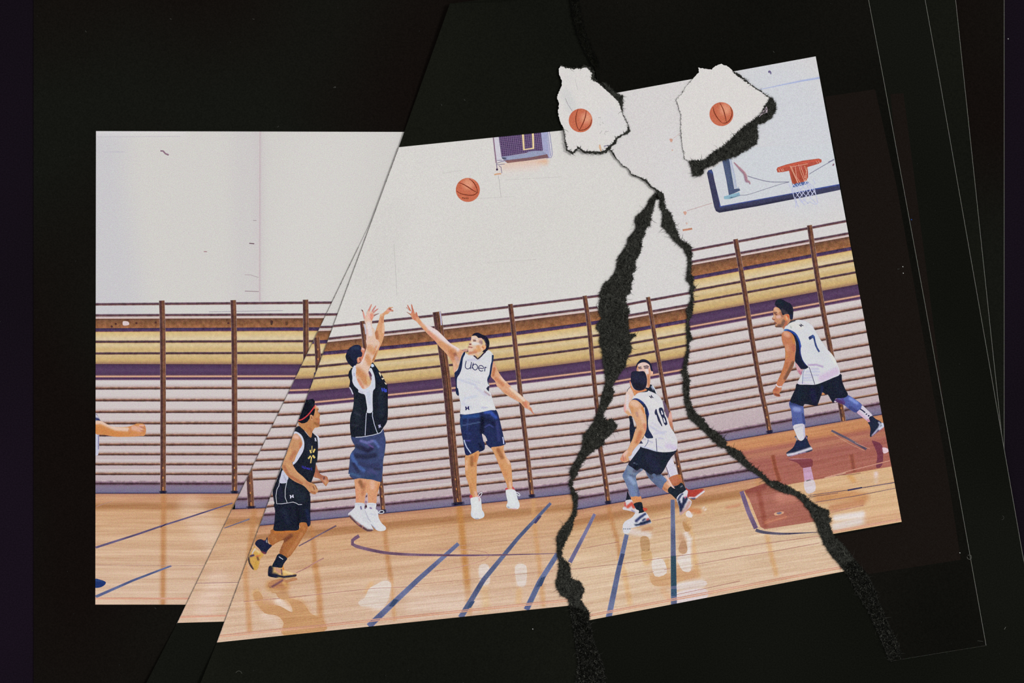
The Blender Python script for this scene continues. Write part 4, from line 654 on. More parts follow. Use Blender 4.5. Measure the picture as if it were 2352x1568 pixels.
p.a('arm', d('650,272 700,290 735,370 762,450 800,455 812,350 850,290 905,190 950,108 968,140 935,250 915,330 950,335 1000,250 1050,190 1088,148 1092,180 1030,290 1012,335 1080,275 1160,240 1155,265 1060,350 1030,405 1110,395 1192,383 1110,432 1045,470 992,555 970,680 980,790 1050,880 1060,1000 1090,1140 1160,1200') + e('1200,130 1100,350 1000,560 960,700 905,850 865,980 940,1080 965,1180 935,1320 890,1400 740,1485 640,1425 540,1250 485,1080 500,900 480,820 520,740 620,690 700,560 760,380 812,200 790,60') + d('800,1150 800,950 785,750 735,560 700,420 690,350'), (222, 190, 170), [
    (d('700,320 740,520'), 3, (214, 140, 130), .8), (d('660,285 690,310'), 1.8, (80, 50, 60), .9), (d('950,120 880,290'), 2.5, (206, 130, 120), .9), (d('1085,160 980,310'), 2.4, (196, 116, 110), .9), (d('1150,250 1020,350'), 2.2, (196, 120, 116), .9), (d('1185,388 1040,450'), 2.0, (130, 90, 96), .9), (d('960,430 970,540'), 5, (222, 140, 116), .9), (d('860,420 880,520'), 4, (230, 180, 170), .7),
    (d('870,700 920,1000'), 7, (224, 214, 214), .9), (d('820,900 815,1200'), 3, (222, 184, 180), .8), (e('900,250 1000,350'), 10, (206, 150, 108), .9), (e('820,500 900,700'), 8, (206, 146, 102), .9), (e('760,420 660,700'), 4, (228, 206, 202), .8), (e('560,950 700,1100 800,1250'), 12, (196, 134, 88), .9), (e('850,1150 880,1300'), 5, (214, 178, 130), .8), (e('560,1200 700,1430'), 4, (200, 128, 100), .8), (e('900,900 900,950'), 3, (180, 116, 80), .7), (e('920,1080 950,1180'), 3, (90, 56, 76), .7), (e('1100,200 1020,420'), 3, (206, 140, 100), .7)], label='left arm raised straight up with spread fingers, pale in the light')
p.a('hand_shadow', e('890,930 960,1040 960,1110 900,1060 868,990'), (96, 62, 84))
for q in ('810,885 795,980 785,1200 766,1568', '990,865 983,980 1040,1220 1110,1430 1145,1500'): p.r('piping', f(q), (1.5, (196, 200, 222)))
p.r('piping', g('480,312 650,305 770,288 1000,245 1190,192 1250,150 1290,70'), (1.5, (206, 208, 224)))
hmark(C_, f('1155,1250 1220,1230 1250,1320 1180,1345'), (196, 196, 232), p.e, p.lv + 1)
text(C_, 'Wa', f('1270,140')[0], (6.5, 0), (0.3, 9), 1.0, (66, 84, 206), 2.4, p.e, p.lv + 1); p.lv += 1
for q in ('1170,980 1215,985 1245,1040 1235,1110 1205,1060', '1255,1155 1310,1140 1340,1170 1285,1200', '1340,1280 1380,1290 1415,1330 1390,1350'): p.a('spark_logo', e(q), (226, 210, 186), sm=False)
# --- leaping defender
i = lambda t: K(920, 690, 13.07, t)
j = lambda t: K(1030, 750, 11.2, t)
k = lambda t: K(1030, 880, 11.2, t)
l = lambda t: K(1030, 1010, 11.2, t)
m = lambda t: K(1030, 1090, 11.2, t)
p = P(C_, 'defender in white jersey with four navy letters across the chest, leaping with one arm reaching up left')
p.a('raised_arm', i('168,200 192,205 250,290 200,140 216,132 290,250 345,335 318,130 345,125 378,235 420,350 445,410 458,350 490,360 512,440 560,520 680,680 900,780 1110,900 1300,1085 1500,1285 1700,1405 1860,1500') + j('420,640 350,740 300,860 265,990 215,1130 165,1200 125,1120 110,950 50,840') + i('1350,1568 1180,1400 1080,1270 1000,1180 860,1050 720,900 600,770 470,620 370,560 320,480 290,430 190,355 200,348 300,390 330,330 250,290'), (214, 160, 126), [
    (i('215,150 290,290 340,360'), 2.6, (196, 110, 92), .8), (i('330,140 370,330'), 3, (188, 100, 84), .8), (i('180,210 260,310'), 1.6, (170, 90, 80), .7), (i('200,352 300,420'), 1.8, (150, 86, 80), .8), (i('480,370 500,470'), 3, (180, 96, 78), .8), (i('400,420 420,550'), 6, (202, 124, 94), .8), (i('700,690 900,840 1100,980 1300,1150 1700,1450'), 8, (226, 212, 214), .95), (i('560,620 760,850'), 5, (214, 150, 108), .7), (i('850,950 1050,1170'), 5, (212, 140, 118), .7), (i('1200,1300 1600,1520'), 8, (206, 148, 106), .85), (j('60,650 130,800'), 7, (186, 118, 82), .8), (j('170,700 240,880'), 5, (140, 86, 70), .7), (j('200,800 260,930'), 6, (222, 190, 180), .6), (j('140,960 180,1160'), 4, (222, 176, 150), .8)], label='long bare arm with open hand')
p.a('far_hand', j('365,600 420,575 480,580 492,625 430,640'), (196, 146, 138))
p.a('legs', l('455,370 785,285 780,420 735,600 728,900 722,1250 752,1400 742,1490 620,1495 570,1400 520,1150 440,900 428,650'), (206, 150, 102), [(l('600,450 600,640'), 5, (150, 96, 60), .85), (l('700,380 680,550'), 4, (190, 110, 66), .7), (l('470,550 460,750'), 4, (222, 174, 140), .8), (l('640,900 640,1200'), 7, (206, 146, 96), .6), (l('690,1350 720,1450'), 4, (224, 178, 160), .8), (l('560,1150 600,1400'), 3, (184, 126, 76), .7)], label='bare left leg')
p.a('legs', l('1105,170 1410,130 1420,250 1500,450 1600,600 1635,900 1650,1200 1645,1295 1530,1295 1500,1150 1420,950 1300,650 1200,400 1130,260'), (210, 154, 108), [(l('1280,250 1380,450'), 6, (156, 98, 64), .85), (l('1450,350 1560,600'), 4, (226, 184, 156), .85), (l('1350,650 1480,900'), 5, (200, 136, 88), .7), (l('1580,1100 1600,1280'), 4, (228, 184, 162), .8), (l('1520,1000 1540,1250'), 3, (196, 140, 94), .6)], label='bare right leg')
for q in ('545,530 600,520 625,590 590,635 555,600', '745,515 800,555 825,595 765,590', '1465,350 1520,335 1535,390 1480,405', '1645,300 1695,350 1710,405 1655,395'): p.a('red_lining', m(q), (196, 76, 86))
p.a('shoe', m('565,625 620,585 750,565 830,600 850,750 868,900 905,960 925,1030 900,1095 800,1135 700,1142 600,1085 575,1000 590,850'), (216, 218, 220), [(m('700,700 720,900'), 8, (222, 224, 222), .6), (m('590,1000 620,1090'), 3, (196, 204, 220), .7), (m('700,1130 770,1128'), 1.4, (110, 110, 150), .8), (m('790,600 795,670'), 1.3, (190, 90, 100), .7), (m('880,960 905,1060'), 2, (204, 214, 232), .8)], label='white shoe, sole tipped down')
p.a('shoe', m('1475,400 1550,375 1680,378 1745,450 1775,600 1825,730 1825,830 1760,888 1600,878 1510,845 1488,790 1520,700 1490,550'), (216, 219, 222), [(m('1600,880 1760,885'), 2, (206, 140, 140), .8), (m('1530,830 1560,845'), 2, (130, 140, 160), .7), (m('1620,500 1660,700'), 7, (222, 226, 226), .6)], label='white shoe, higher of the two')
p.r('lace', m('755,555 800,480 850,455 862,480 830,540 780,570'), (1.5, (222, 220, 228)), sm=True); p.r('lace', m('1700,430 1800,470 1838,520 1815,545 1760,500'), (1.6, (222, 226, 236)), sm=True)
p.a('shorts', k('325,785 700,765 950,715 1100,685 1210,675 1270,770 1320,950 1390,1250 1450,1500') + l('1475,100 1420,132 1300,165 1115,185 1095,212 1000,135 960,40') + k('1000,1480 960,1370 900,1310 862,1300 880,1400 905,1500') + l('925,60 930,240 790,305 770,270 620,350 455,392 400,180 375,0') + k('340,1300 296,1000 305,870'), (38, 46, 84), [(k('400,850 600,850 760,830'), 6, (44, 74, 134), .9), (k('950,740 1080,740 1220,880'), 5, (60, 88, 176), .9), (k('880,900 860,1250'), 7, (24, 26, 44), .9), (k('1000,950 1200,1050'), 7, (30, 34, 60), .8), (k('330,1090 480,1060 800,1000'), 1.6, (90, 110, 150), .7), (k('440,1250 560,1300'), 5, (44, 56, 108), .6), (l('430,20 560,20'), 2, (90, 84, 170), .7), (k('1250,1000 1300,1450'), 5, (58, 64, 116), .7), (l('800,100 860,250'), 5, (26, 30, 50), .7), (k('340,900 330,1100'), 4, (44, 68, 112), .7), (l('600,120 700,200'), 6, (34, 46, 84), .7), (k('500,900 480,1200'), 2, (62, 80, 136), .6), (k('930,1130 1060,1060 1150,1130'), 1.5, (84, 90, 160), .7)], label='loose navy shorts', mat=M_DARKINK)
p.r('side_stripe', l('400,0 425,80 470,190 580,345'), (2.6, (176, 186, 214))); p.r('side_stripe', k('1395,1380 1410,1450 1425,1560'), (2.4, (190, 196, 230)))
p.a('right_arm', j('1120,900 1150,890 1220,990 1280,1150 1420,1350 1600,1530') + k('1640,130 1850,290 2000,430 2080,500 2090,590 2140,640 2172,740 2222,790 2195,795 2110,710 2030,655 1955,625 1900,560 1830,490 1650,390 1450,270 1320,130 1240,60') + j('1200,1400 1105,1300 1080,1180 1095,1040'), (216, 164, 130), [(j('1180,1080 1150,1250'), 4, (182, 112, 76), .85), (j('1220,1330 1400,1500'), 5, (196, 124, 90), .8), (j('1350,1300 1480,1420'), 4, (228, 196, 182), .8), (k('1600,130 1800,300 1950,430'), 4.5, (228, 206, 190), .9), (k('1450,200 1700,370'), 4, (206, 142, 106), .8), (k('1980,500 2000,600'), 4, (206, 120, 96), .8), (k('2100,640 2180,760'), 2, (196, 110, 90), .8), (k('1920,500 1950,560'), 3, (176, 110, 80), .6)], label='lowered right arm with slim hand')
p.a('jersey', j('400,655 520,730 640,745 750,845 880,740 960,640 1050,610 1160,740 1140,900 1095,1080 1045,1280 1015,1380 1050,1490 1035,1568') + k('1040,70 1040,140 1000,110 1070,230 1105,310 1160,500 1215,680 1100,688 950,718 700,768 325,795 320,560 265,320 215,150') + j('200,1500 165,1300 160,1200 250,1050 290,900 340,740'), (214, 214, 218), [(j('500,860 800,840'), 4, (196, 192, 214), .7), (j('250,1350 700,1500'), 3, (190, 192, 214), .7), (j('450,1330 800,1450'), 2, (196, 196, 214), .6), (k('700,100 950,300'), 4, (200, 196, 216), .7), (k('400,400 700,330'), 4, (196, 202, 218), .7), (k('350,520 600,620'), 4, (198, 202, 216), .6), (k('900,500 1100,600'), 10, (222, 222, 220), .6), (k('930,210 1060,310'), 2, (150, 110, 130), .7), (k('850,630 1000,620'), 2, (180, 178, 212), .7), (j('650,1250 950,1250'), 8, (222, 220, 222), .5), (k('350,760 700,740'), 3, (220, 218, 222), .6)], label='white sleeveless jersey with navy trim')
p.a('side_trim', j('400,648 432,690 375,820 345,1050 295,1200 232,1300 215,1400 222,1568') + k('245,130 272,285 250,320 195,250 185,100') + j('190,1450 155,1200 235,1110 290,930 330,780'), (34, 44, 76), mat=M_DARKINK); p.a('side_trim', j('1118,738 1145,728 1165,750 1152,880 1125,1040 1092,1250 1045,1345 1020,1400 1045,1490 1020,1470 998,1380 1010,1310 1050,1220 1082,1000 1112,880'), (36, 50, 84), mat=M_DARKINK); p.a('side_trim', k('1040,65 1042,205 1015,190 975,135 1005,95'), (36, 40, 62), mat=M_DARKINK)
p.a('head', j('600,240 700,230 860,290 880,420 870,480 900,560 860,650 790,700 760,795 700,750 620,735 510,735 520,690 508,620 500,580 508,520 535,480 518,445 570,385 585,300'), (222, 190, 166), [(j('650,300 720,330'), 4, (226, 208, 200), .8), (j('640,430 760,450'), 5, (222, 218, 214), .9), (j('760,520 800,600 700,620'), 6, (214, 156, 106), .9), (j('540,680 700,650'), 4, (196, 130, 100), .9), (j('720,720 760,780'), 3, (214, 170, 120), .8), (j('520,520 610,535'), 1.5, (150, 76, 70), .9), (j('550,452 575,452'), 2.0, (110, 40, 44), .95), (j('650,362 700,362'), 1.7, (84, 46, 44), .95), (j('640,330 700,320'), 1.1, (150, 110, 100), .8), (j('830,390 930,450'), 5, (150, 112, 116), .8), (j('845,300 830,300'), 2.5, (214, 140, 150), .7)], label='face turned up to the left')
p.a('hair', j('608,235 650,180 720,155 780,158 860,200 960,240 1020,310 1052,400 1048,500 1010,600 950,650 900,655 880,640 950,560 975,520 940,480 960,440 900,330 840,290 770,290 720,240 670,230'), (32, 32, 50), [(j('900,350 950,470'), 4, (104, 80, 96), .8), (j('1010,350 1030,550'), 3, (30, 32, 40), .8)], mat=M_DARKINK, label='dark crop with shaved side')
p.a('ear', j('855,500 900,468 955,480 968,520 945,580 880,600 832,575 835,550'), (226, 170, 124), [(j('880,520 900,550'), 1.8, (180, 110, 80), .8), (j('845,568 870,570'), 1.8, (236, 200, 190), .8)])
p.r('collar', j('960,640 900,690 840,760 755,830 700,780 650,745'), (3.0, (52, 40, 58)), sm=False, label='dark V collar')
for q in ('460,880 435,980 435,1040 470,1080 520,1082 560,1050 580,980', '595,908 565,1090', '640,928 605,1078', '622,1040 650,1095 700,1112 745,1070 745,1010 700,965 650,975 625,1020', '782,1062 895,1075 890,1025 840,998 790,1015 775,1070 805,1125 850,1142 890,1125', '942,1030 930,1150', '938,1068 955,1045 985,1048'): p.r('chest_lettering', j(q), (1.8, (46, 44, 92)), sm=len(q) > 40)
hmark(C_, k('425,600 535,590 545,680 435,692'), (40, 36, 84), p.e, p.lv + 1)
# --- pair on the torn sheet
n = lambda t: K(1400, 810, 11.2, t)
o = lambda t: K(1400, 930, 11.2, t)
q_ = lambda t: K(1400, 1030, 7.84, t)
p = P(D, 'man in black jersey and white shorts hidden behind player 18, eyes looking up')
p.a('raised_arm', n('540,870 600,1000 630,1110 570,1200 510,1400 540,1568') + o('570,200 620,310 520,305 440,230 385,180') + n('370,1480 365,1380 395,1280 400,1150 440,1000'), (222, 196, 184), [(n('470,1100 450,1400'), 4, (214, 206, 210), .8), (n('385,1350 400,1500'), 4, (224, 160, 160), .8), (o('450,180 560,290'), 5, (212, 158, 110), .8), (n('560,1100 590,1200'), 4, (226, 180, 160), .6)], label='pale bent arm')
p.r('jersey_edge', n('545,868 490,920 460,960 450,1000'), (1.2, (70, 90, 104)))
p.a('sleeve', n('1370,1220 1430,1290 1500,1440 1540,1568') + o('1535,250 1520,310 1500,335 1450,250 1410,100'), (106, 86, 110), [], label='grey compression sleeve')
p.a('elbow', o('1520,290 1540,200 1575,150 1600,260 1612,360 1625,560 1620,650 1540,520 1490,400'), (206, 150, 130), [(o('1560,450 1600,600'), 4, (176, 112, 84), .8), (o('1560,230 1590,330'), 4, (220, 176, 168), .7)])
p.a('jersey', o('500,285 580,295 610,430 640,560 680,570 660,620 640,720 600,850 560,980 540,1010 525,800 515,600 525,450'), NVY, [(o('600,320 670,480'), 2, (200, 200, 216), .8)], mat=M_DARKINK, label='side of the black jersey')
p.a('shorts', o('760,1000 840,1000 830,1080 740,1210 640,1330 560,1440 500,1400 480,1370 560,1290 600,1180'), (206, 206, 220), [(o('520,1380 560,1420'), 4, (206, 176, 176), .6)], label='white shorts'); p.a('shorts', q_('1110,148 1140,200 1175,300 1232,465 1150,495 1078,522 1040,400 1018,330 1060,230'), (212, 206, 220), [(q_('1100,300 1120,480'), 5, (204, 200, 216), .6)], label='white shorts leg')
p.r('piping', q_('1020,330 1055,430 1090,520'), (1.3, (70, 50, 90)))
p.a('leg', q_('1070,525 1232,462 1290,510 1315,610 1300,625 1170,672 1110,620'), (186, 114, 84), [(q_('1180,650 1290,610'), 4, (160, 92, 56), .7), (q_('1250,430 1270,520'), 5, (180, 112, 48), .5)], label='bare knee')
p.a('shin', q_('1000,480 1040,500 1080,560 1140,670 1180,720 1120,690 1060,600'), (226, 190, 178))
p.a('sock', q_('1165,690 1230,660 1300,612 1370,725 1330,780 1250,815'), (34, 40, 50), [(q_('1280,690 1310,670'), 1.3, (160, 166, 180), .8)], mat=M_DARKINK); p.a('shoe', q_('1375,705 1420,735 1500,742 1600,732 1680,725 1700,740 1715,775 1690,800 1560,900 1500,915 1440,890 1400,880 1390,800'), (172, 66, 60), [(q_('1440,885 1540,890 1705,768'), 3, (222, 222, 228), 1), (q_('1460,905 1540,900'), 2.5, (44, 52, 90), .9), (q_('1460,830 1620,760'), 4, (180, 66, 50), .7)], label='red shoe with white sole')
p.a('sock', q_('320,765 350,830 385,915 300,922 310,860'), (34, 36, 48), mat=M_DARKINK); p.a('shoe', q_('300,930 400,920 430,1000 480,1090 530,1115 510,1175 430,1140 340,1115 245,1095 240,1060 275,1040 262,1000 280,965'), (212, 206, 210), [(q_('330,1045 400,990 440,1050'), 5, (200, 80, 62), .95), (q_('275,980 285,1030'), 3, (196, 70, 66), .9), (q_('400,1110 450,1140'), 2, (130, 110, 160), .8)], label='red and white shoe'); p.a('shoe_tip', q_('600,1070 640,1065 685,1085 660,1115 620,1120'), (200, 80, 62))
p.a('jersey', n('920,900 1000,890 1045,815 1110,840 1160,920 1210,1055 1130,1020 960,950'), (32, 38, 52), [(n('1090,870 1130,930'), 2.5, (190, 200, 226), .9)], mat=M_DARKINK, label='shoulder of the black jersey'); p.r('shoulder_trim', n('1100,835 1160,920 1210,1050'), (1.8, (216, 220, 226)))
p.a('head', n('705,330 750,270 850,245 960,255 1030,300 1060,410 1110,460 1118,540 1085,580 1052,560 1050,650 1045,760 1030,870 990,900 945,870 930,700 900,480 720,480 698,420'), (224, 190, 176), [(n('760,300 950,290'), 5, (222, 196, 190), .7), (n('720,350 720,450'), 2.5, (196, 130, 90), .8), (n('1000,560 1010,850'), 4.5, (196, 130, 92), .9), (n('1030,420 1030,540'), 3, (206, 140, 110), .8), (n('765,402 815,402'), 2, (84, 66, 84), .8), (n('905,390 985,388'), 2, (74, 54, 70), .9), (n('745,374 810,364'), 1.3, (60, 50, 66), .9), (n('885,352 960,338 1000,352'), 1.5, (56, 44, 60), .95), (n('850,430 870,460'), 2.5, (226, 180, 174), .8), (n('1085,480 1095,550'), 3, (228, 180, 150), .9), (n('960,440 980,520'), 4, (222, 208, 208), .8)], label='upper face with dark brows')
p.a('hair', n('685,400 690,320 725,250 800,178 880,165 960,185 1030,240 1075,310 1092,390 1115,470 1075,470 1055,420 1030,320 960,262 880,240 790,262 735,300 712,350 700,390'), (32, 34, 56), mat=M_DARKINK, label='short dark hair')
p = P(D, 'player in white jersey numbered 18, seen from behind, crouching with left hand low')
p.a('legs', q_('385,850 548,842 572,965 440,995'), (210, 144, 98), [(q_('430,900 540,930'), 4, (206, 140, 92), .6)], label='strip of bare shin'); p.a('legs', q_('960,640 1030,575 1080,610 1125,670 1065,790 1000,770 945,710'), (206, 146, 110), [(q_('1050,620 1090,660'), 4, (226, 190, 166), .8), (q_('960,700 1020,740'), 3, (170, 108, 76), .8)], label='strip of bare shin')
p.a('leg_sleeve', q_('330,290 400,330 480,390 570,355 600,385 510,450 475,510 500,640 552,850 470,855 388,862 340,745 285,610 238,510 240,455 290,370'), (110, 126, 158), [(q_('350,350 420,450'), 7, (124, 136, 158), .7), (q_('300,400 260,500'), 4, (92, 108, 146), .8), (q_('450,400 540,400'), 5, (86, 84, 104), .8), (q_('360,520 440,620'), 6, (146, 164, 200), .9), (q_('520,700 530,840'), 4, (88, 92, 130), .8), (q_('370,480 470,500'), 3, (84, 92, 124), .7), (q_('400,700 440,840'), 6, (116, 132, 176), .7)], label='blue grey leg sleeve')
p.a('leg_sleeve', q_('655,400 780,430 900,440 1000,530 1032,580 985,630 935,725 840,660 710,530 665,450'), (96, 110, 142), [(q_('700,430 760,520'), 5, (74, 80, 100), .9), (q_('860,470 900,460'), 5, (70, 72, 92), .8), (q_('940,520 1010,560'), 5, (104, 128, 166), .8), (q_('800,600 900,680'), 4, (86, 96, 126), .6)], label='blue grey leg sleeve')
p.a('sock', q_('435,992 572,962 600,1050 630,1125 560,1160 510,1172 470,1100'), (32, 38, 48), mat=M_DARKINK, label='black sock'); p.a('sock', q_('1050,740 1075,700 1125,675 1190,720 1262,825 1220,880 1205,912 1130,840 1060,785'), (32, 40, 50), mat=M_DARKINK, label='black sock')
p.a('shoe', q_('455,1170 480,1130 510,1165 600,1150 660,1150 745,1300 742,1345 600,1385 480,1410 380,1432 260,1430 238,1385 280,1310 400,1240'), (214, 212, 218), [(q_('480,1300 560,1230 640,1180'), 4, (40, 52, 96), .95), (q_('480,1360 600,1345 720,1300'), 5, (36, 44, 74), 1), (q_('600,1290 640,1260'), 3, (40, 50, 84), .9), (q_('460,1345 520,1340 560,1290'), 2.2, (216, 216, 222), 1), (q_('680,1275 700,1265'), 3, (190, 80, 70), .9), (q_('640,1230 680,1210'), 4, (218, 218, 224), .95), (q_('400,1210 420,1180'), 2.5, (110, 120, 150), .8), (q_('560,1395 700,1360'), 1.2, (190, 110, 90), .7)], sp=2, label='white and navy basketball shoe with swoosh, on its toes')
for x in (255, 285, 320, 350, 372): p.a('tread_gap', q_('%d,1438 %d,1436 %d,1452 %d,1452' % (x - 8, x + 6, x + 6, x - 8)), (62, 80, 96), sm=False)
p.a('shoe', q_('1208,890 1260,820 1320,790 1380,742 1412,775 1400,870 1470,935 1478,980 1440,1060 1350,1140 1290,1195 1258,1190 1262,1150 1250,1050 1225,980'), (212, 210, 218), [(q_('1235,920 1270,860 1310,820'), 3, (40, 54, 92), .95), (q_('1260,960 1280,1050 1290,1120'), 5, (34, 42, 70), 1), (q_('1330,900 1340,960 1310,1050'), 5, (38, 44, 74), 1), (q_('1390,890 1360,960'), 4, (36, 42, 70), .95), (q_('1290,960 1310,850'), 2.4, (218, 216, 224), .9), (q_('1360,880 1370,870'), 2, (206, 90, 120), .9), (q_('1440,970 1380,1080 1280,1185'), 5, (192, 152, 146), .9)], sp=2, label='white and navy basketball shoe, sole turned out')
D.poly('heel_glow', q_('1390,1130 1440,1120 1490,1200 1480,1235 1420,1235 1370,1190'), (226, 216, 212), 14); D.poly('toe_glow', q_('240,1420 380,1436 370,1470 350,1520 270,1530 245,1470'), (212, 212, 218), 14)
p.a('shorts', o('800,1060 880,1095 1000,1130 1220,1190 1500,1205 1730,1160 1640,1290 1540,1400') + q_('1150,110 1100,180 1055,240 1000,350 930,452 850,470 800,445 745,470 660,412 600,365 540,360 490,395 410,340 335,285 400,190 540,0'), (34, 38, 52), [(q_('700,150 850,350'), 12, (40, 42, 66), .8), (q_('450,350 500,320'), 5, (22, 24, 32), .6), (q_('1000,100 950,300'), 8, (30, 38, 48), .7), (q_('420,250 500,280'), 1.0, (130, 140, 170), .7), (q_('560,60 520,260'), 7, (30, 40, 56), .6)], mat=M_DARKINK, label='black shorts')
p.a('jersey', n('620,1110 700,1050 780,1015 960,965 1100,1015 1220,1075 1340,1200 1390,1400 1420,1568') + o('1500,350 1560,550 1680,740 1740,900 1745,1000 1710,1165 1450,1212 1200,1192 1000,1132 815,1078 780,1000 820,900 900,760 850,300 760,50') + n('640,1300 575,1215 600,1160'), (214, 212, 216), [(o('1050,550 1300,700 1450,690'), 3, (188, 186, 212), .7), (o('1150,730 1400,740'), 2.5, (196, 196, 216), .7), (o('1100,450 1330,600'), 3, (200, 196, 214), .6), (o('1500,1050 1680,1100'), 8, (204, 190, 216), .8), (o('1000,920 1100,960'), 2, (170, 168, 200), .7), (o('1200,1050 1350,1100'), 3, (200, 198, 220), .6), (n('1000,1200 1200,1350'), 10, (222, 220, 220), .6), (o('850,870 920,880'), 3, (196, 170, 186), .7), (o('1260,850 1380,870'), 2, (180, 176, 206), .7), (o('800,1060 1000,1120 1220,1185'), 2, (170, 176, 214), .7), (n('1290,1200 1380,1450'), 2.5, (222, 222, 226), .7)], label='white sleeveless jersey')
p.a('collar', n('750,1030 860,1000 960,970 1000,955 990,990 930,1010 840,1015'), (60, 76, 88)); p.a('collar', n('930,1010 950,955 1000,960 985,985'), (38, 48, 60))
p.a('armhole_trim', n('568,1218 640,1172 740,1182 880,1280 980,1440 1015,1568') + o('1025,200 990,400 1005,600 1055,700 1125,835 1050,855 960,850 895,755 945,640 955,500 925,250 900,50') + n('880,1420 800,1300 700,1222 640,1205'), (38, 46, 76), [(n('620,1185 740,1190 870,1290'), 2, (50, 70, 150), .9), (o('990,50 1010,250'), 2.5, (46, 56, 140), .8)], mat=M_DARKINK, label='navy armhole trim and side panel')
p.a('waist_shadow', o('800,900 850,970 870,985 810,990 740,980'), (54, 52, 80)); p.r('piping', o('1195,855 1210,1000 1220,1190'), (1.4, (50, 48, 96))); p.r('piping', o('990,880 985,960 940,1030 900,1080'), (1.3, (84, 86, 140)))
p.a('arm', n('500,1400 500,1310 545,1240 600,1210 690,1215 790,1290 880,1410 920,1568') + o('935,250 952,400 955,540 935,680 850,850 750,1000 600,1170 565,1280 480,1330 500,1380 480,1440 380,1475 290,1425 280,1375 350,1240 470,1130 540,980 600,850 640,700 700,560 650,400 580,250 520,80'), (212, 160, 122), [(n('600,1290 700,1330'), 8, (226, 190, 166), .8), (n('560,1400 580,1500'), 5, (204, 146, 98), .8), (n('840,1420 890,1530'), 3, (206, 128, 66), .8), (o('700,200 720,280'), 4, (180, 136, 130), .7), (o('780,150 880,450'), 6, (222, 182, 156), .8), (o('900,500 930,620'), 4, (206, 130, 108), .8), (o('800,700 700,950'), 6, (192, 120, 84), .85), (o('660,800 560,1050'), 4, (220, 168, 124), .7), (o('440,1200 360,1300'), 5, (228, 190, 180), .8), (o('340,1300 370,1420'), 1.8, (176, 96, 84), .8), (o('400,1320 420,1430'), 1.5, (190, 110, 100), .7), (o('300,1380 340,1430'), 3, (206, 120, 100), .7)], label='bare left arm hanging with curled hand')
p.a('neck', n('515,720 545,760 570,850 660,960 880,950 935,925 960,965 860,1000 760,1022 690,1060 640,1105 610,1010 560,920 535,830'), (204, 132, 90), [(n('560,900 650,1060'), 4, (216, 146, 100), .8), (n('530,740 545,820'), 2, (220, 130, 90), .8)], label='nape of the neck')
p.a('hair', n('555,560 570,500 640,468 720,470 790,482 880,478 930,540 962,660 962,780 935,880 880,945 760,975 650,935 590,850 550,720'), (38, 38, 56), [(n('650,600 850,700'), 10, (44, 46, 68), .7), (n('700,850 850,900'), 8, (32, 32, 42), .7)], mat=M_DARKINK, label='round dark back of the head')
p.a('number', o('1160,180 1175,130 1192,98 1212,108 1232,200 1280,320 1360,535 1345,550 1250,400 1205,250 1185,255 1165,220'), (46, 50, 78), sm=False, mat=M_DARKINK, label='digit 1')
eight = p.a('number', o('1265,100 1290,65 1350,62 1385,120 1422,280 1452,330 1492,490 1442,527 1398,475 1350,330 1318,260 1280,180'), (44, 48, 76), sm=False, mat=M_DARKINK, label='digit 8')
p.a('number_hole', o('1322,140 1348,148 1382,228 1366,250 1340,240'), (214, 214, 222), sm=False); p.a('number_hole', o('1375,320 1408,338 1442,430 1432,455 1408,450'), (214, 214, 222), sm=False)
hmark(D, n('1010,1115 1080,1085 1140,1160 1065,1170'), (44, 42, 70), p.e, p.lv + 1)
# --- player at the right edge
q7 = lambda t: K(1740, 670, 11.2, t)
r = lambda t: K(1750, 790, 11.2, t)
s = K9
p = P(E, 'player in white jersey numbered 7, black shorts, striding at far right and facing left')
p.a('leg_sleeve', s('300,180 430,230 560,270 580,420 602,560 602,655 480,640 358,682 340,500 322,360 288,275'), (86, 98, 158), [(s('400,340 480,350'), 7, (140, 154, 208), .9), (s('310,230 500,260'), 5, (52, 60, 108), .8), (s('560,450 590,620'), 4, (60, 68, 118), .8), (s('400,550 420,660'), 6, (80, 90, 144), .7)], label='blue leg sleeve')
p.a('leg_sleeve', s('1180,170 1300,100 1440,55 1560,118 1700,215 1745,275 1722,345 1620,412 1490,345 1380,260 1250,205'), (84, 96, 160), [(s('1500,130 1640,220'), 5, (130, 150, 216), .9), (s('1230,170 1360,220'), 6, (84, 48, 92), .9), (s('1500,310 1640,390'), 5, (58, 62, 116), .8), (s('1330,120 1380,200'), 4, (90, 66, 130), .7)], label='blue leg sleeve')
p.a('sock', s('362,680 480,638 585,648 600,800 605,880 570,950 515,975 455,930 412,820'), (212, 208, 214), [(s('400,720 560,660'), 2, (186, 184, 200), .7), (s('580,700 595,900'), 3, (180, 180, 214), .7)], label='white sock'); p.a('sock', s('1745,268 1850,360 1950,470 1885,530 1908,575 1880,605 1800,545 1720,480 1640,405 1720,335'), (208, 200, 214), [(s('1660,400 1780,520 1880,590'), 5, (206, 170, 196), .8), (s('1860,560 1900,590'), 3, (190, 110, 140), .7)], label='white striped sock')
p.r('sock_stripe', s('1705,340 1760,375 1805,412'), (2.8, (40, 42, 76))); p.r('sock_stripe', s('1815,450 1845,435'), (2.4, (40, 42, 76))); p.r('sock_stripe', s('1860,475 1890,475'), (3.6, (40, 42, 76)))
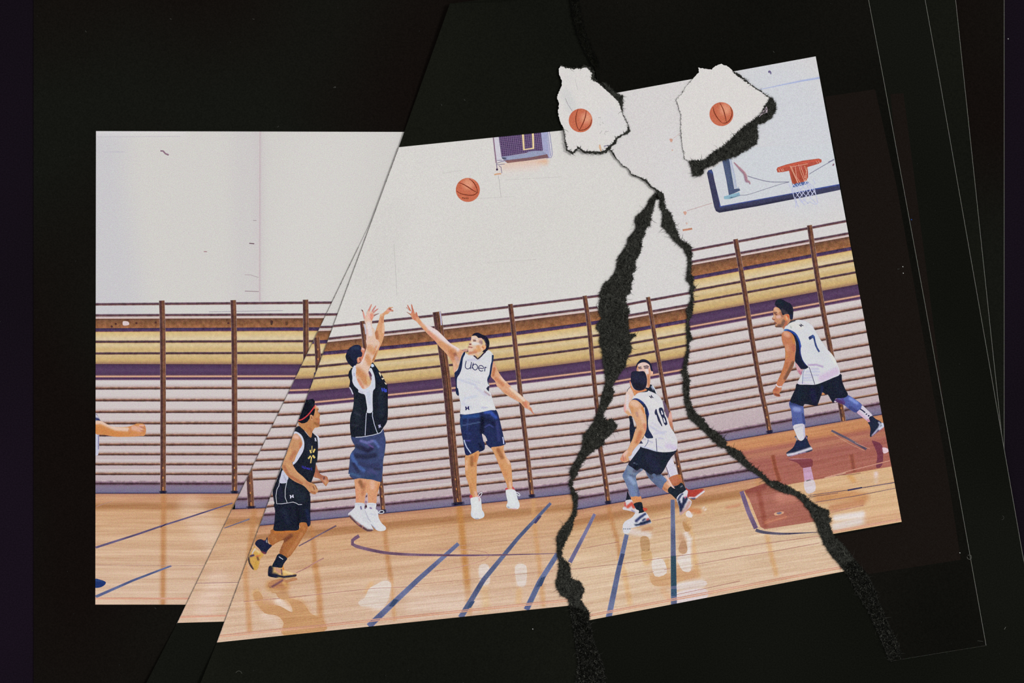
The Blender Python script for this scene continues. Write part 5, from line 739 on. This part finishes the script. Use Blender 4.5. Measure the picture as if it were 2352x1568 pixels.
p.a('shoe', s('230,1235 240,1205 330,1140 385,1075 430,955 398,910 402,880 425,880 460,955 520,978 570,950 605,900 625,868 655,885 648,940 685,1040 712,1080 755,1160 650,1205 500,1240 330,1285 255,1285'), (36, 42, 66), [(s('245,1262 400,1232 560,1180 740,1120'), 4, (208, 204, 216), 1), (s('330,1280 460,1255 600,1215'), 3, (196, 150, 180), .7), (s('480,1240 490,1260'), 2, (60, 50, 100), .9), (s('560,1230 565,1245'), 2, (70, 50, 100), .9), (s('440,1050 560,1050'), 8, (36, 46, 80), .6), (s('410,900 440,960'), 1.6, (190, 186, 200), .8), (s('620,890 635,930'), 1.4, (196, 150, 190), .7)], label='navy high-top shoe with white sole', mat=M_DARKINK)
p.a('shoe', s('1880,520 1940,478 2020,540 2100,580 2140,615 2180,620 2200,660 2150,730 2060,800 1950,885 1900,885 1912,750 1890,660 1858,610 1905,590'), (36, 42, 62), [(s('2150,640 2180,670 2100,740'), 5, (208, 212, 226), 1), (s('2080,610 2105,650 2075,720 1950,870'), 2.4, (190, 190, 214), .9), (s('1960,880 2060,800 2160,730'), 2.5, (150, 96, 130), .8)], label='navy shoe pushing off behind', mat=M_DARKINK)
p.a('shorts', r('905,1015 1150,1030 1380,1030 1600,960 2012,760 2062,950 2140,1150 2215,1305 2100,1385 1900,1400 1845,1510 1790,1455 1700,1300 1640,1285 1560,1240 1530,1300 1440,1550') + s('845,275 770,270 600,240 560,285 420,235 305,195 350,60') + r('840,1200 870,1120'), (30, 34, 48), [(r('1300,1200 1350,1450'), 8, (34, 34, 66), .7), (r('1550,1100 1540,1250'), 4, (34, 40, 82), .7), (r('1000,1150 950,1400'), 8, (30, 40, 54), .7), (r('1900,1000 2050,1250'), 9, (32, 36, 54), .7)], mat=M_DARKINK, label='black shorts')
p.a('inner_thigh', r('1565,1245 1620,1290 1550,1310 1540,1290'), (206, 140, 90)); p.a('shorts_tag', s('1185,180 1230,185 1215,205 1190,200'), (206, 190, 206))
p.a('jersey', q7('735,880 850,780 970,735 1090,718 1250,765 1400,860 1460,960 1600,1200 1720,1370 1860,1568') + r('1700,150 1840,310 1935,500 2012,765 1820,870 1600,965 1380,1040 1150,1042 915,1020 1000,820 1020,700 1090,600 900,300 850,100') + q7('900,1200 690,975'), (212, 213, 217), [(r('1200,540 1400,530 1560,580'), 2.4, (170, 140, 186), .8), (r('1280,640 1450,640'), 2.5, (180, 176, 206), .7), (r('1150,710 1480,710'), 2.5, (184, 184, 214), .7), (r('1100,790 1450,800'), 2.5, (184, 180, 212), .7), (r('1080,870 1300,860'), 2.5, (180, 178, 212), .7), (r('1070,930 1300,930'), 2, (184, 184, 214), .6), (r('1550,880 1900,700'), 11, (206, 184, 212), .85), (q7('900,850 1100,900'), 10, (222, 218, 212), .7), (r('1300,100 1600,300'), 14, (206, 208, 214), .5), (q7('830,870 870,930'), 1.0, (130, 140, 130), .6), (r('1760,250 1900,500'), 4, (224, 222, 214), .7), (r('940,990 1300,1035'), 2.4, (204, 190, 220), .6)], label='white sleeveless jersey')
p.r('collar', q7('745,860 810,800 890,765 975,738'), (2.4, (66, 72, 84)))
p.a('back_wrinkle', r('865,470 1000,640 1060,650 1010,800 960,760 910,690 880,600'), (204, 158, 166), [(r('960,700 1020,780'), 3, (190, 100, 130), .7), (r('1040,700 1020,780'), 2, (110, 110, 150), .7)])
p.a('armhole_trim', q7('670,990 700,965 760,955 900,1005 1010,1095 1100,1280 1122,1450 1112,1568') + r('1020,0 995,180 1050,400 1150,540 1198,590 1160,620 1120,642 1010,632 920,530 850,430 868,200 872,0') + q7('990,1500 980,1300 910,1110 800,1020 730,1010'), (32, 36, 54), [(q7('690,985 780,975 900,1030 1010,1120 1090,1290 1110,1480'), 2.8, (50, 84, 176), .95), (r('1005,60 985,200 1050,390 1140,530'), 2.4, (52, 58, 140), .85), (q7('680,990 740,975'), 2, (70, 140, 200), .7)], mat=M_DARKINK, label='navy armhole trim with bright blue edge')
p.a('arm', q7('622,1100 650,1040 710,1008 800,1018 880,1070 940,1160 975,1300 988,1568') + r('868,150 852,300 848,420 825,500 810,570 700,780 600,950 515,1080 500,1190 450,1265 478,1338 400,1350 330,1322 288,1262 285,1180 350,1110 375,1010 460,820 540,620 592,420 602,200 570,0') + q7('670,1390 625,1220'), (192, 122, 88), [(q7('720,1070 780,1110'), 7, (222, 168, 142), .85), (q7('900,1150 940,1300'), 4, (196, 130, 70), .8), (q7('760,1400 780,1500'), 6, (206, 146, 116), .7), (q7('920,1380 930,1500'), 4, (180, 96, 84), .7), (r('620,200 640,350'), 5, (196, 130, 84), .8), (r('800,480 720,650 600,880'), 5, (112, 78, 62), .85), (r('560,650 450,900'), 4, (186, 116, 76), .8), (r('640,500 620,600'), 5, (176, 106, 70), .7), (r('320,1170 400,1180'), 4, (176, 96, 74), .8), (r('340,1290 440,1320'), 3, (116, 56, 44), .8), (r('480,1120 470,1230'), 3, (196, 134, 104), .6)], label='muscular bare arm hanging with loose fist')
p.r('wristband', r('360,1025 390,1075 440,1100 508,1092'), (2.8, (224, 206, 206)), sm=True, label='thin white wristband')
p.a('head', q7('405,500 420,420 475,388 560,430 620,520 650,600 720,575 800,580 830,640 825,700 845,745 760,850 700,900 680,965 640,920 560,912 480,912 448,880 462,830 432,790 435,745 380,705 378,680 412,620 405,560'), (196, 142, 108), [(q7('450,430 520,500'), 5, (222, 176, 144), .8), (q7('520,640 560,640'), 5, (222, 180, 172), .9), (q7('445,560 490,590'), 2.2, (120, 72, 62), .9), (q7('425,535 490,530'), 1.8, (110, 76, 72), .8), (q7('395,700 430,710'), 1.8, (120, 62, 56), .9), (q7('440,790 480,810'), 1.8, (110, 62, 66), .9), (q7('560,870 640,850 680,760'), 6, (112, 86, 74), .85), (q7('470,900 580,905'), 3, (92, 62, 54), .9), (q7('600,540 640,620'), 4, (160, 104, 84), .8), (q7('740,780 690,920'), 4, (180, 100, 76), .8), (q7('430,600 420,680'), 2.5, (222, 180, 150), .7), (q7('520,760 580,800'), 4, (190, 130, 96), .7)], label='bearded face in profile, looking left')
p.a('hair', q7('448,340 470,240 540,190 620,192 700,230 760,265 830,290 880,350 915,430 918,560 905,690 880,715 840,700 820,620 800,580 720,575 650,600 620,540 600,480 560,425 500,390 470,350'), (34, 36, 50), [(q7('640,480 740,560'), 5, (74, 66, 74), .8), (q7('560,250 640,300'), 5, (30, 46, 54), .7), (q7('860,600 880,700'), 3, (40, 50, 80), .7)], mat=M_DARKINK, label='dark hair faded at the side')
p.a('ear', q7('700,640 720,590 780,572 812,600 815,680 760,745 715,740 690,690'), (214, 130, 88), [(q7('740,640 760,700'), 2.4, (226, 190, 150), .8), (q7('770,610 790,640'), 2, (190, 84, 60), .8)])
p.a('number', q7('1308,1180 1330,1148 1425,1098 1470,1145 1500,1300 1545,1430 1608,1530 1572,1558 1535,1500 1475,1380 1445,1240 1425,1185 1340,1240'), (58, 72, 124), [(q7('1330,1200 1360,1180'), 2.5, (34, 38, 60), .8), (q7('1420,1120 1460,1180'), 2, (56, 96, 170), .7)], sm=False, label='digit 7')
hmark(E, q7('1060,850 1115,820 1190,870 1115,905'), (44, 38, 70), p.e, p.lv + 1)
p.r('piping', r('1215,590 1280,780 1360,1035'), (1.4, (76, 68, 100))); p.r('piping', r('1090,650 1060,760 1050,900 1040,1020'), (1.4, (120, 128, 170)))
# --- arm at the left edge
t_ = lambda t: K(200, 900, 6.533, t)
p = P(A, 'forearm and fist of a player cut off by the left edge of the print')
p.a('jersey', t_('120,300 150,340 180,390 205,435 180,440 120,445'), (206, 206, 216), [(t_('120,400 160,410 205,440'), 4, (44, 48, 96), 1), (t_('140,310 175,385'), 1.2, (60, 50, 100), .9)], sm=False)
p.a('shorts', t_('120,615 182,635 180,860 165,945 120,960'), (196, 196, 214), [(t_('172,640 172,850'), 1.4, (84, 66, 130), .9)], sm=False, label='edge of white shorts with purple stripe')
p.a('arm', t_('120,452 200,432 300,482 400,522 600,522 690,495 740,475 800,472 855,482 875,520 885,560 880,610 858,655 800,660 700,668 560,672 400,668 260,642 120,622'), (206, 138, 84), [(t_('130,455 210,450 320,500 430,550 600,560'), 6, (226, 196, 178), .95), (t_('140,560 300,600 500,640'), 7, (204, 132, 74), .8), (t_('700,540 800,560'), 8, (222, 176, 162), .8), (t_('790,520 860,545'), 1.3, (170, 100, 100), .8), (t_('800,575 865,590'), 1.2, (176, 100, 90), .8), (t_('790,500 850,500'), 2, (230, 190, 180), .8), (t_('620,570 660,610'), 1, (180, 110, 90), .7), (t_('700,640 850,640'), 3, (208, 140, 96), .8)], label='forearm and loose fist')
p.a('shoe', ca('95,1115 180,1128 225,1145 242,1165 220,1198 165,1225 95,1222'), (34, 54, 108), [(ca('110,1130 180,1140'), 3, (50, 74, 130), .7)], label='tip of a blue shoe', mat=M_DARKINK)
# ---------------------------------------------------------------- torn edges: black fibre
def fuzz(s, name, L, Rr, lv, dens=1.0, seed=1, label='torn fibrous black core of the paper', out=9, dark=False, solid=True, amp_=1.6):
    rr = random.Random(seed); L = np.array(L, dtype=float); Rr = np.array(Rr, dtype=float)
    def jag(p, amp):
        q = []
        for a_, b_ in zip(p[:-1], p[1:]):
            m_ = max(1, int(np.hypot(*(b_ - a_)) / 2.2))
            for k_ in range(m_): q.append(a_ + (b_ - a_) * k_ / m_ + np.array([rr.uniform(-amp, amp), rr.uniform(-amp, amp)]))
        q.append(p[-1]); return np.array(q)
    Lj, Rj = jag(L, amp_), jag(Rr, amp_)
    base = (17, 18, 15) if dark else (50, 51, 44)
    parts = []
    Pp, Ff = tri(np.vstack([Lj, Rj[::-1]]), 7)
    cc = np.array([[base[0] + rr.uniform(-7, 9)] * 3 for _ in Pp]) + [0, .5, -4]
    h0 = len(Pp); Pp_all = [Pp]; Z = [np.zeros(len(Pp))]; C3 = [cc]; F3 = [tuple(f_) for f_ in Ff] if solid else []; off = h0
    def hair(x, y, ang, ln, w_, c_, z0, z1):
        nonlocal off
        k_ = rr.uniform(-1.5, 1.5); px_, py_ = x, y; q = []; zz = []
        for m_ in range(4):
            a3 = ang + k_ * m_ / 3; cw_ = w_ * (1, .85, .6, .15)[m_]
            q += [(px_ - math.sin(a3) * cw_, py_ + math.cos(a3) * cw_), (px_ + math.sin(a3) * cw_, py_ - math.cos(a3) * cw_)]
            zz += [z0 + (z1 - z0) * m_ / 3] * 2; px_ += math.cos(a3) * ln / 3; py_ += math.sin(a3) * ln / 3
        Pp_all.append(np.array(q)); Z.append(np.array(zz)); C3.append(np.tile(c_, (8, 1)))
        for m_ in range(3): F3.append((off + 2 * m_, off + 2 * m_ + 1, off + 2 * m_ + 3, off + 2 * m_ + 2))
        off += 8
    for p_, sgn in ((Lj, -1), (Rj, 1)):
        for a_, b_ in zip(p_[:-1], p_[1:]):
            for _ in range(int(dens * 3.4 + rr.random())):
                t = rr.random(); x, y = a_ + (b_ - a_) * t; ang = math.atan2(*(b_ - a_)[::-1]) + math.pi / 2 * (1 if sgn > 0 else -1) * -1 + rr.gauss(0, .75)
                ln = rr.uniform(1.5, out * .62) if rr.random() > .03 else rr.uniform(out, out * 2.2)
                v_ = rr.uniform(28, 66) * (0.33 if dark else 1)
                hair(x, y, ang, ln, rr.uniform(.16, .42), (v_, v_, v_ * .92), 2e-5, rr.uniform(2e-5, 1.2e-4))
    g_ = Pp[inside(Pp, np.vstack([Lj, Rj[::-1]]))] if len(Pp) else Pp
    xs0, ys0 = np.vstack([L, Rr]).min(0); xs1, ys1 = np.vstack([L, Rr]).max(0)
    poly_ = np.vstack([Lj, Rj[::-1]]); area = 0.5 * abs(np.dot(poly_[:, 0], np.roll(poly_[:, 1], 1)) - np.dot(poly_[:, 1], np.roll(poly_[:, 0], 1)))
    nn = int(area / 4.2 * dens); cand = np.array([(rr.uniform(xs0, xs1), rr.uniform(ys0, ys1)) for _ in range(int(nn * (xs1 - xs0) * (ys1 - ys0) / max(area, 1) * 1.0) + 10)])
    cand = cand[inside(cand, poly_)]
    for x, y in cand:
        v_ = (rr.uniform(26, 66) if rr.random() > .1 else rr.uniform(70, 112)) if rr.random() > .45 else rr.uniform(8, 26)
        v_ *= (0.33 if dark else 1)
        hair(x, y, rr.gauss(-1.7, 1.1), rr.uniform(3, 8), rr.uniform(.2, .48), (v_, v_, v_ * .92), 2e-5, rr.uniform(5e-5, 2.6e-4))
    P2 = np.vstack(Pp_all); V = W(P2, s.z(lv)); V[:, 2] += np.concatenate(Z)
    o_ = add_mesh(name, V, F3, M_FIB, np.vstack(C3), s.root, label); o_['kind'] = 'stuff'; return o_
fuzz(D, 'torn_edge', [(1507, 443)] + TL1[:54], [(1521, 453)] + TR1[:67], 60, 1.0, 3, 'wide ragged black tear down the left side of the torn sheet')
fuzz(D, 'torn_edge', [(1306, 1388), (1316, 1420), (1322, 1465), (1330, 1520), (1322, 1590)], [(1350, 1405), (1352, 1424), (1362, 1470), (1385, 1530), (1390, 1590)], 61, 1.0, 5, 'lower end of the tear, black on black', dark=True)
nE = 47
fuzz(E, 'torn_edge', TL2, TR2, 60, 1.0, 7, 'long narrow black tear running down to the lower right')
fuzz(E, 'torn_edge', [(1932, 1298), (1950, 1320), (1965, 1350), (1985, 1385), (2000, 1410), (2020, 1455), (2045, 1517)], [(1960, 1285), (1992, 1325), (2006, 1350), (2018, 1385), (2038, 1430), (2062, 1480), (2070, 1514)], 66, .8, 8, 'tail of the tear, black on black', dark=True)
cr = np.array(CRACK); tn = np.gradient(cr, axis=0); tn /= np.hypot(*tn.T)[:, None]; nr = np.stack([-tn[:, 1], tn[:, 0]], 1); cw = np.array(CRACKW)[:, None] * .3
fuzz(E, 'torn_edge', cr - nr * cw, cr + nr * cw, 62, .5, 9, 'thin crack joining the left patch to the fork of the tears', out=4, amp_=.8)
fuzz(E, 'torn_edge', [(1306, -30), (1311, 0), (1316, 40), (1328, 80), (1338, 105), (1350, 130), (1362, 150)], [(1322, -30), (1330, 0), (1334, 40), (1346, 80), (1358, 110), (1372, 140), (1376, 160)], 63, .8, 11, 'torn edge at the top, black on black', dark=True)
fuzz(E, 'torn_edge', [(1384, 188), (1404, 214), (1416, 232), (1424, 262)], [(1390, 190), (1412, 212), (1431, 220), (1428, 262)], 64, .6, 12, 'torn edge beside the left patch')
# ---------------------------------------------------------------- two torn patches that carry a ball each
Z6 = 6 * T
e1 = [(1283.8,157.6),(1289,150),(1300.6,156),(1320.5,157.6),(1331,156.8),(1346.5,153),(1361.8,168),(1360,180.5),(1377,194),(1395.5,209.6),(1415.4,228),(1423,237),(1430.7,264.7),(1443,290.7),(1435,306),(1417,313.7),(1403,333.6),(1389.4,347.4),(1361.8,347),(1343.5,347.4),(1328,336.6),(1316,349),(1303.7,344),(1299,321),(1294.5,295),(1285,277),(1282,257),(1283.8,237),(1279,222),(1290,197),(1290,183.6),(1284.5,173)]
e2 = [(1553,228),(1567.5,214),(1573,201.4),(1590.7,181.8),(1605,165.7),(1604,155.5),(1612,157),(1633.6,159.5),(1644,151.4),(1656.8,147),(1673,153),(1683.6,164),(1708.6,181.8),(1735,201.4),(1769,224.6),(1746,262),(1730,278),(1703,296),(1669,331.8),(1640.7,349.6),(1615.7,371),(1583.6,371),(1573,365.7),(1567.5,335),(1564,299.6),(1564,264),(1556.8,240.7)]
def ragged(p, amp, seed, step=2.4):
    rr = random.Random(seed); q = []; p = np.array(p, dtype=float)
    for a_, b_ in zip(p, np.roll(p, -1, 0)):
        m_ = max(1, int(np.hypot(*(b_ - a_)) / step))
        for k_ in range(m_): q.append(tuple(a_ + (b_ - a_) * k_ / m_ + np.array([rr.uniform(-amp, amp), rr.uniform(-amp, amp)])))
    return q
def patch(label, out, strokes, seed):
    s_ = Sheet('torn_patch', label, ragged(out, .9, seed), Z6, T, M_BLACK[3], floor_ang=0)
    s_.root['category'] = 'paper scrap'
    pr = ragged(out, .9, seed)
    Pq, Fq = tri(pr, 6); s_.emit('printed_face', Pq, Fq, paint(Pq, (218, 214, 211), strokes), 1, M_WALL, None, 'off-white printed face of the scrap'); return s_
N1 = patch('left ragged off-white scrap, taller than wide, basketball near its left edge', e1, [([(1300, 215), (1312, 245)], 16, (206, 206, 205), .8), ([(1400, 270), (1420, 290)], 30, (214, 211, 212), .7), ([(1300, 190), (1310, 170)], 14, (214, 212, 209), .5)], 21)
N2 = patch('right kite-shaped ragged off-white scrap above the hoop, basketball in its middle', e2, [], 22)
def edgefuzz(s_, pts, widths, seed, lv=20, dens=1.0, out=8, label='black torn fibres round the scrap', shift_=0.0, solid=True):
    p_ = np.array(pts, dtype=float); t2 = np.gradient(p_, axis=0); t2 /= np.hypot(*t2.T)[:, None] + 1e-9; n2 = np.stack([-t2[:, 1], t2[:, 0]], 1); w2 = np.interp(np.linspace(0, 1, len(p_)), np.linspace(0, 1, len(widths)), widths)[:, None] / 2
    fuzz(s_, 'torn_edge', p_ - n2 * w2 + n2 * shift_, p_ + n2 * w2 + n2 * shift_, lv, dens, seed, label, out, solid=solid)
edgefuzz(N1, [(1289, 150), (1300.6, 155), (1320.5, 157), (1331, 156), (1346.5, 152), (1363, 166), (1362, 180), (1379, 193), (1397, 209), (1417, 227), (1425, 238), (1432, 264), (1444, 290)], [.6, 2, 3, 3, 4, 6, 7, 2, 1, 1, 3, .8, .6], 31, dens=.6, out=6)
edgefuzz(N1, [(1444, 290), (1444, 302), (1436, 308), (1418, 316), (1412, 328), (1403, 336), (1390, 349), (1376, 352), (1362, 350), (1344, 350), (1328, 339), (1316, 352), (1303, 345), (1298, 321), (1294, 295)], [2, 7, 5, 3, 7, 5, 6, 4, 6, 3, 4, 5, 4, 1, .6], 32, dens=.7, out=7)
edgefuzz(N2, [(1684, 165), (1694, 171), (1709, 182), (1735, 202), (1769, 225)], [1, 6, 3, 1.5, 1.5], 33, dens=.6, out=5)
edgefuzz(N2, [(1583, 371), (1573, 366), (1567, 335), (1563.5, 300), (1563.5, 264), (1556, 241), (1552, 229), (1567, 213), (1573, 201), (1590, 182)], [3, 1.2, .6, .6, .6, 1, .8, .8, .5, .4], 34, dens=.17, out=6, solid=False, label='sparse thin fibres along the left side of the scrap')
big_in = [(1769, 224), (1762, 238), (1748, 262), (1730, 277), (1716, 287), (1703, 296), (1685, 313), (1669, 330), (1655, 341), (1640.7, 348), (1628, 360), (1615.7, 369), (1600, 370), (1583, 370)]
big_out = [(1771, 224), (1781, 237), (1783, 252), (1770, 272), (1758, 281), (1748, 284), (1738, 288), (1741, 309), (1737, 331), (1714, 344), (1698, 354), (1681, 362), (1655, 369), (1637, 380), (1618, 386), (1612, 402), (1592, 405), (1588, 384), (1583, 372)]
fuzz(N2, 'torn_edge', big_in, big_out, 22, 1.0, 35, 'wide bank of black torn fibre under the scrap')
N2.poly('uncovered_print', K(1530,130,5.6,'1210,750 1240,700 1290,640 1310,680 1300,720 1240,740 1190,785'), (196, 178, 190), 23, sm=False, label='sliver of print between scrap and fibres')
ball(N1, (1333.5, 276.5), 27.2, [[(-.2, -.98), (-.36, -.5), (-.4, 0), (-.3, .5), (-.12, .85)], [(.48, -.85), (.4, -.3), (.2, .25), (-.12, .85)], [(.95, -.1), (.8, .4), (.4, .75), (-.12, .85)]], 3, -.4, 'orange basketball print like a left pupil, three seams meeting at the bottom')
ball(N2, (1657, 262), 27.4, [[(-.7, -.6), (-.62, -.2), (-.35, .3), (.02, .72)], [(-.15, -.98), (.15, -.4), (.32, .2), (.42, .68)], [(.75, -.6), (.9, -.1), (.75, .4), (.42, .72), (.05, .74)]], 3, -.9, 'orange basketball print like a right pupil, seams running top to bottom')
N1.rib('crease', K(1270,130,6.533,'330,330 375,500'), (.8, (190, 188, 186)), 4); N1.rib('crease', K(1270,130,6.533,'185,620 220,710 290,815'), (.9, (150, 148, 150)), 4)
for t in ('700,1160 740,1110', '780,1140 800,1110', '680,915 720,915', '740,980 760,1010', '770,1150 790,1170', '800,1130 835,1120', '700,1010 720,1030'): N1.rib('paper_fleck', K(1270,130,6.533,t), (.7, (150, 148, 146)), 4)
N1.poly('rust_spot', K(1270,130,6.533,'695,1320 715,1330 730,1410 715,1420 690,1360'), (214, 176, 146), 4); N1.rib('pipe', K(1270,130,6.533,'765,1345 860,1325 800,1390'), (1.8, (80, 72, 120)), 4)
# ---------------------------------------------------------------- loose fibre along the cut lines, lint and dust
def fray(s_, p0, p1, n_, seed, rng=(0, 1)):
    rr = random.Random(seed); parts = []
    for _ in range(n_):
        t = rng[0] + (rng[1] - rng[0]) * rr.random(); x = p0[0] + (p1[0] - p0[0]) * t; y = p0[1] + (p1[1] - p0[1]) * t; L_ = rr.uniform(1, 4.5); w_ = rr.uniform(.25, .6)
        dx, dy = (p1[0] - p0[0]), (p1[1] - p0[1]); q = math.hypot(dx, dy); dx /= q; dy /= q
        parts.append((np.array([(x - dy * w_, y + dx * w_), (x + dy * w_, y - dx * w_), (x + dx * L_ + dy * w_, y + dy * L_ - dx * w_), (x + dx * L_ - dy * w_, y + dy * L_ + dx * w_)]), [(0, 1, 2, 3)], np.tile((58, 56, 54), (4, 1))))
    P_, F_, C2 = merge(parts); o_ = s_.emit('cut_edge_fray', P_, F_, C2, 70, M_FIB, label='dark frayed bits along the straight cut', clip=False); o_['kind'] = 'stuff'
fray(C_, (916, 338), (498, 1475), 230, 41); fray(B, (812.6, 590), (407, 1430), 150, 42)
C_.rib('cut_edge', [(916, 338), (794, 670), (709.3, 900), (608, 1175), (498, 1475)], (.8, (120, 112, 108)), 70, clip=False); B.rib('cut_edge', [(824, 566.5), (774, 670), (407, 1430)], (.7, (128, 118, 112)), 70, clip=False)
C_.rib('cut_edge', [(1033, 9), (1120, 3), (1180, -2)], (.8, (12, 12, 10)), 2, clip=False)
rr = random.Random(5); spots = []
def lint(parent, x, y, ln, ang, c_, w_=.5, curl=0.0):
    t = np.linspace(0, 1, 7); a2 = ang + curl * t; q = np.stack([x + np.cumsum(np.cos(a2)) * ln / 7, y + np.cumsum(np.sin(a2)) * ln / 7], 1); spots.append(strip(q, [(-w_, c_), (w_, c_)]))
for x, y in ((770, 199), (585, 43), (395, 43), (200, 73), (1013, 205), (1070, 230), (1012, 239), (640, 288), (1780, 120), (2066, 616), (360, 1397)): lint(None, x, y, 6, rr.uniform(0, 3), (64, 64, 60), .45, 2)
for x, y in ((446, 1465), (1223, 1443), (2204, 1268), (2073, 611), (2074, 626), (2315, 88)): lint(None, x, y, 2.5, 1, (190, 190, 186), .8)
lint(None, 2093, 503, 2.5, 1, (40, 90, 190), .8)
lint(None, 541, 1548, 22, -1.4, (74, 74, 68), .5, 2.6); lint(None, 2224, 1274, 34, 2.2, (90, 90, 84), .5, -5.6); lint(None, 2300, 1184, 16, 0, (56, 56, 52), .5, 3); lint(None, 2306, 1446, 8, -1, (96, 96, 90), .5); lint(None, 2243, 1471, 15, .1, (66, 66, 62), .4); lint(None, 769, 199, 9, 0, (70, 70, 66), .5, 6)
for _ in range(260):
    x, y = rr.uniform(0, 2352), rr.uniform(0, 1568)
    if 200 < x < 2080 and 130 < y < 1480: continue
    v_ = rr.uniform(30, 56); lint(None, x, y, rr.uniform(.8, 3.5), rr.uniform(0, 6), (v_, v_, v_), rr.uniform(.3, .5), rr.uniform(-2, 2))
P_, F_, C2 = merge(spots); NF = []
for f_ in F_:
    a_ = 0.0
    for i_, j_ in zip(f_, list(f_[1:]) + [f_[0]]): a_ += P_[i_][0] * P_[j_][1] - P_[j_][0] * P_[i_][1]
    NF.append(f_ if a_ < 0 else tuple(reversed(f_)))
# each speck lies on the sheet it is seen on
lv_of = []
def topz(x, y):
    P0 = np.array([[x, y]])
    for o2, z2 in ((e_out, 5), (d_out, 4), ([(1033.5, 9), (498, 1475), (438, 1630), (2395, 1630), (2301, 1000), (2195, 0), (1600, -60)], 3)):
        if inside(P0, o2)[0]: return z2 * T
    return T if 77 < x < 2307 else 0.0
V_ = []
for q in P_: V_.append(W(q[None], topz(*q) + 9e-5)[0])
o_ = add_mesh('lint', V_, NF, M_FIB, C2); o_['kind'] = 'stuff'; o_['label'] = 'pale specks of dust and curled lint on the black paper'; o_['category'] = 'dust'
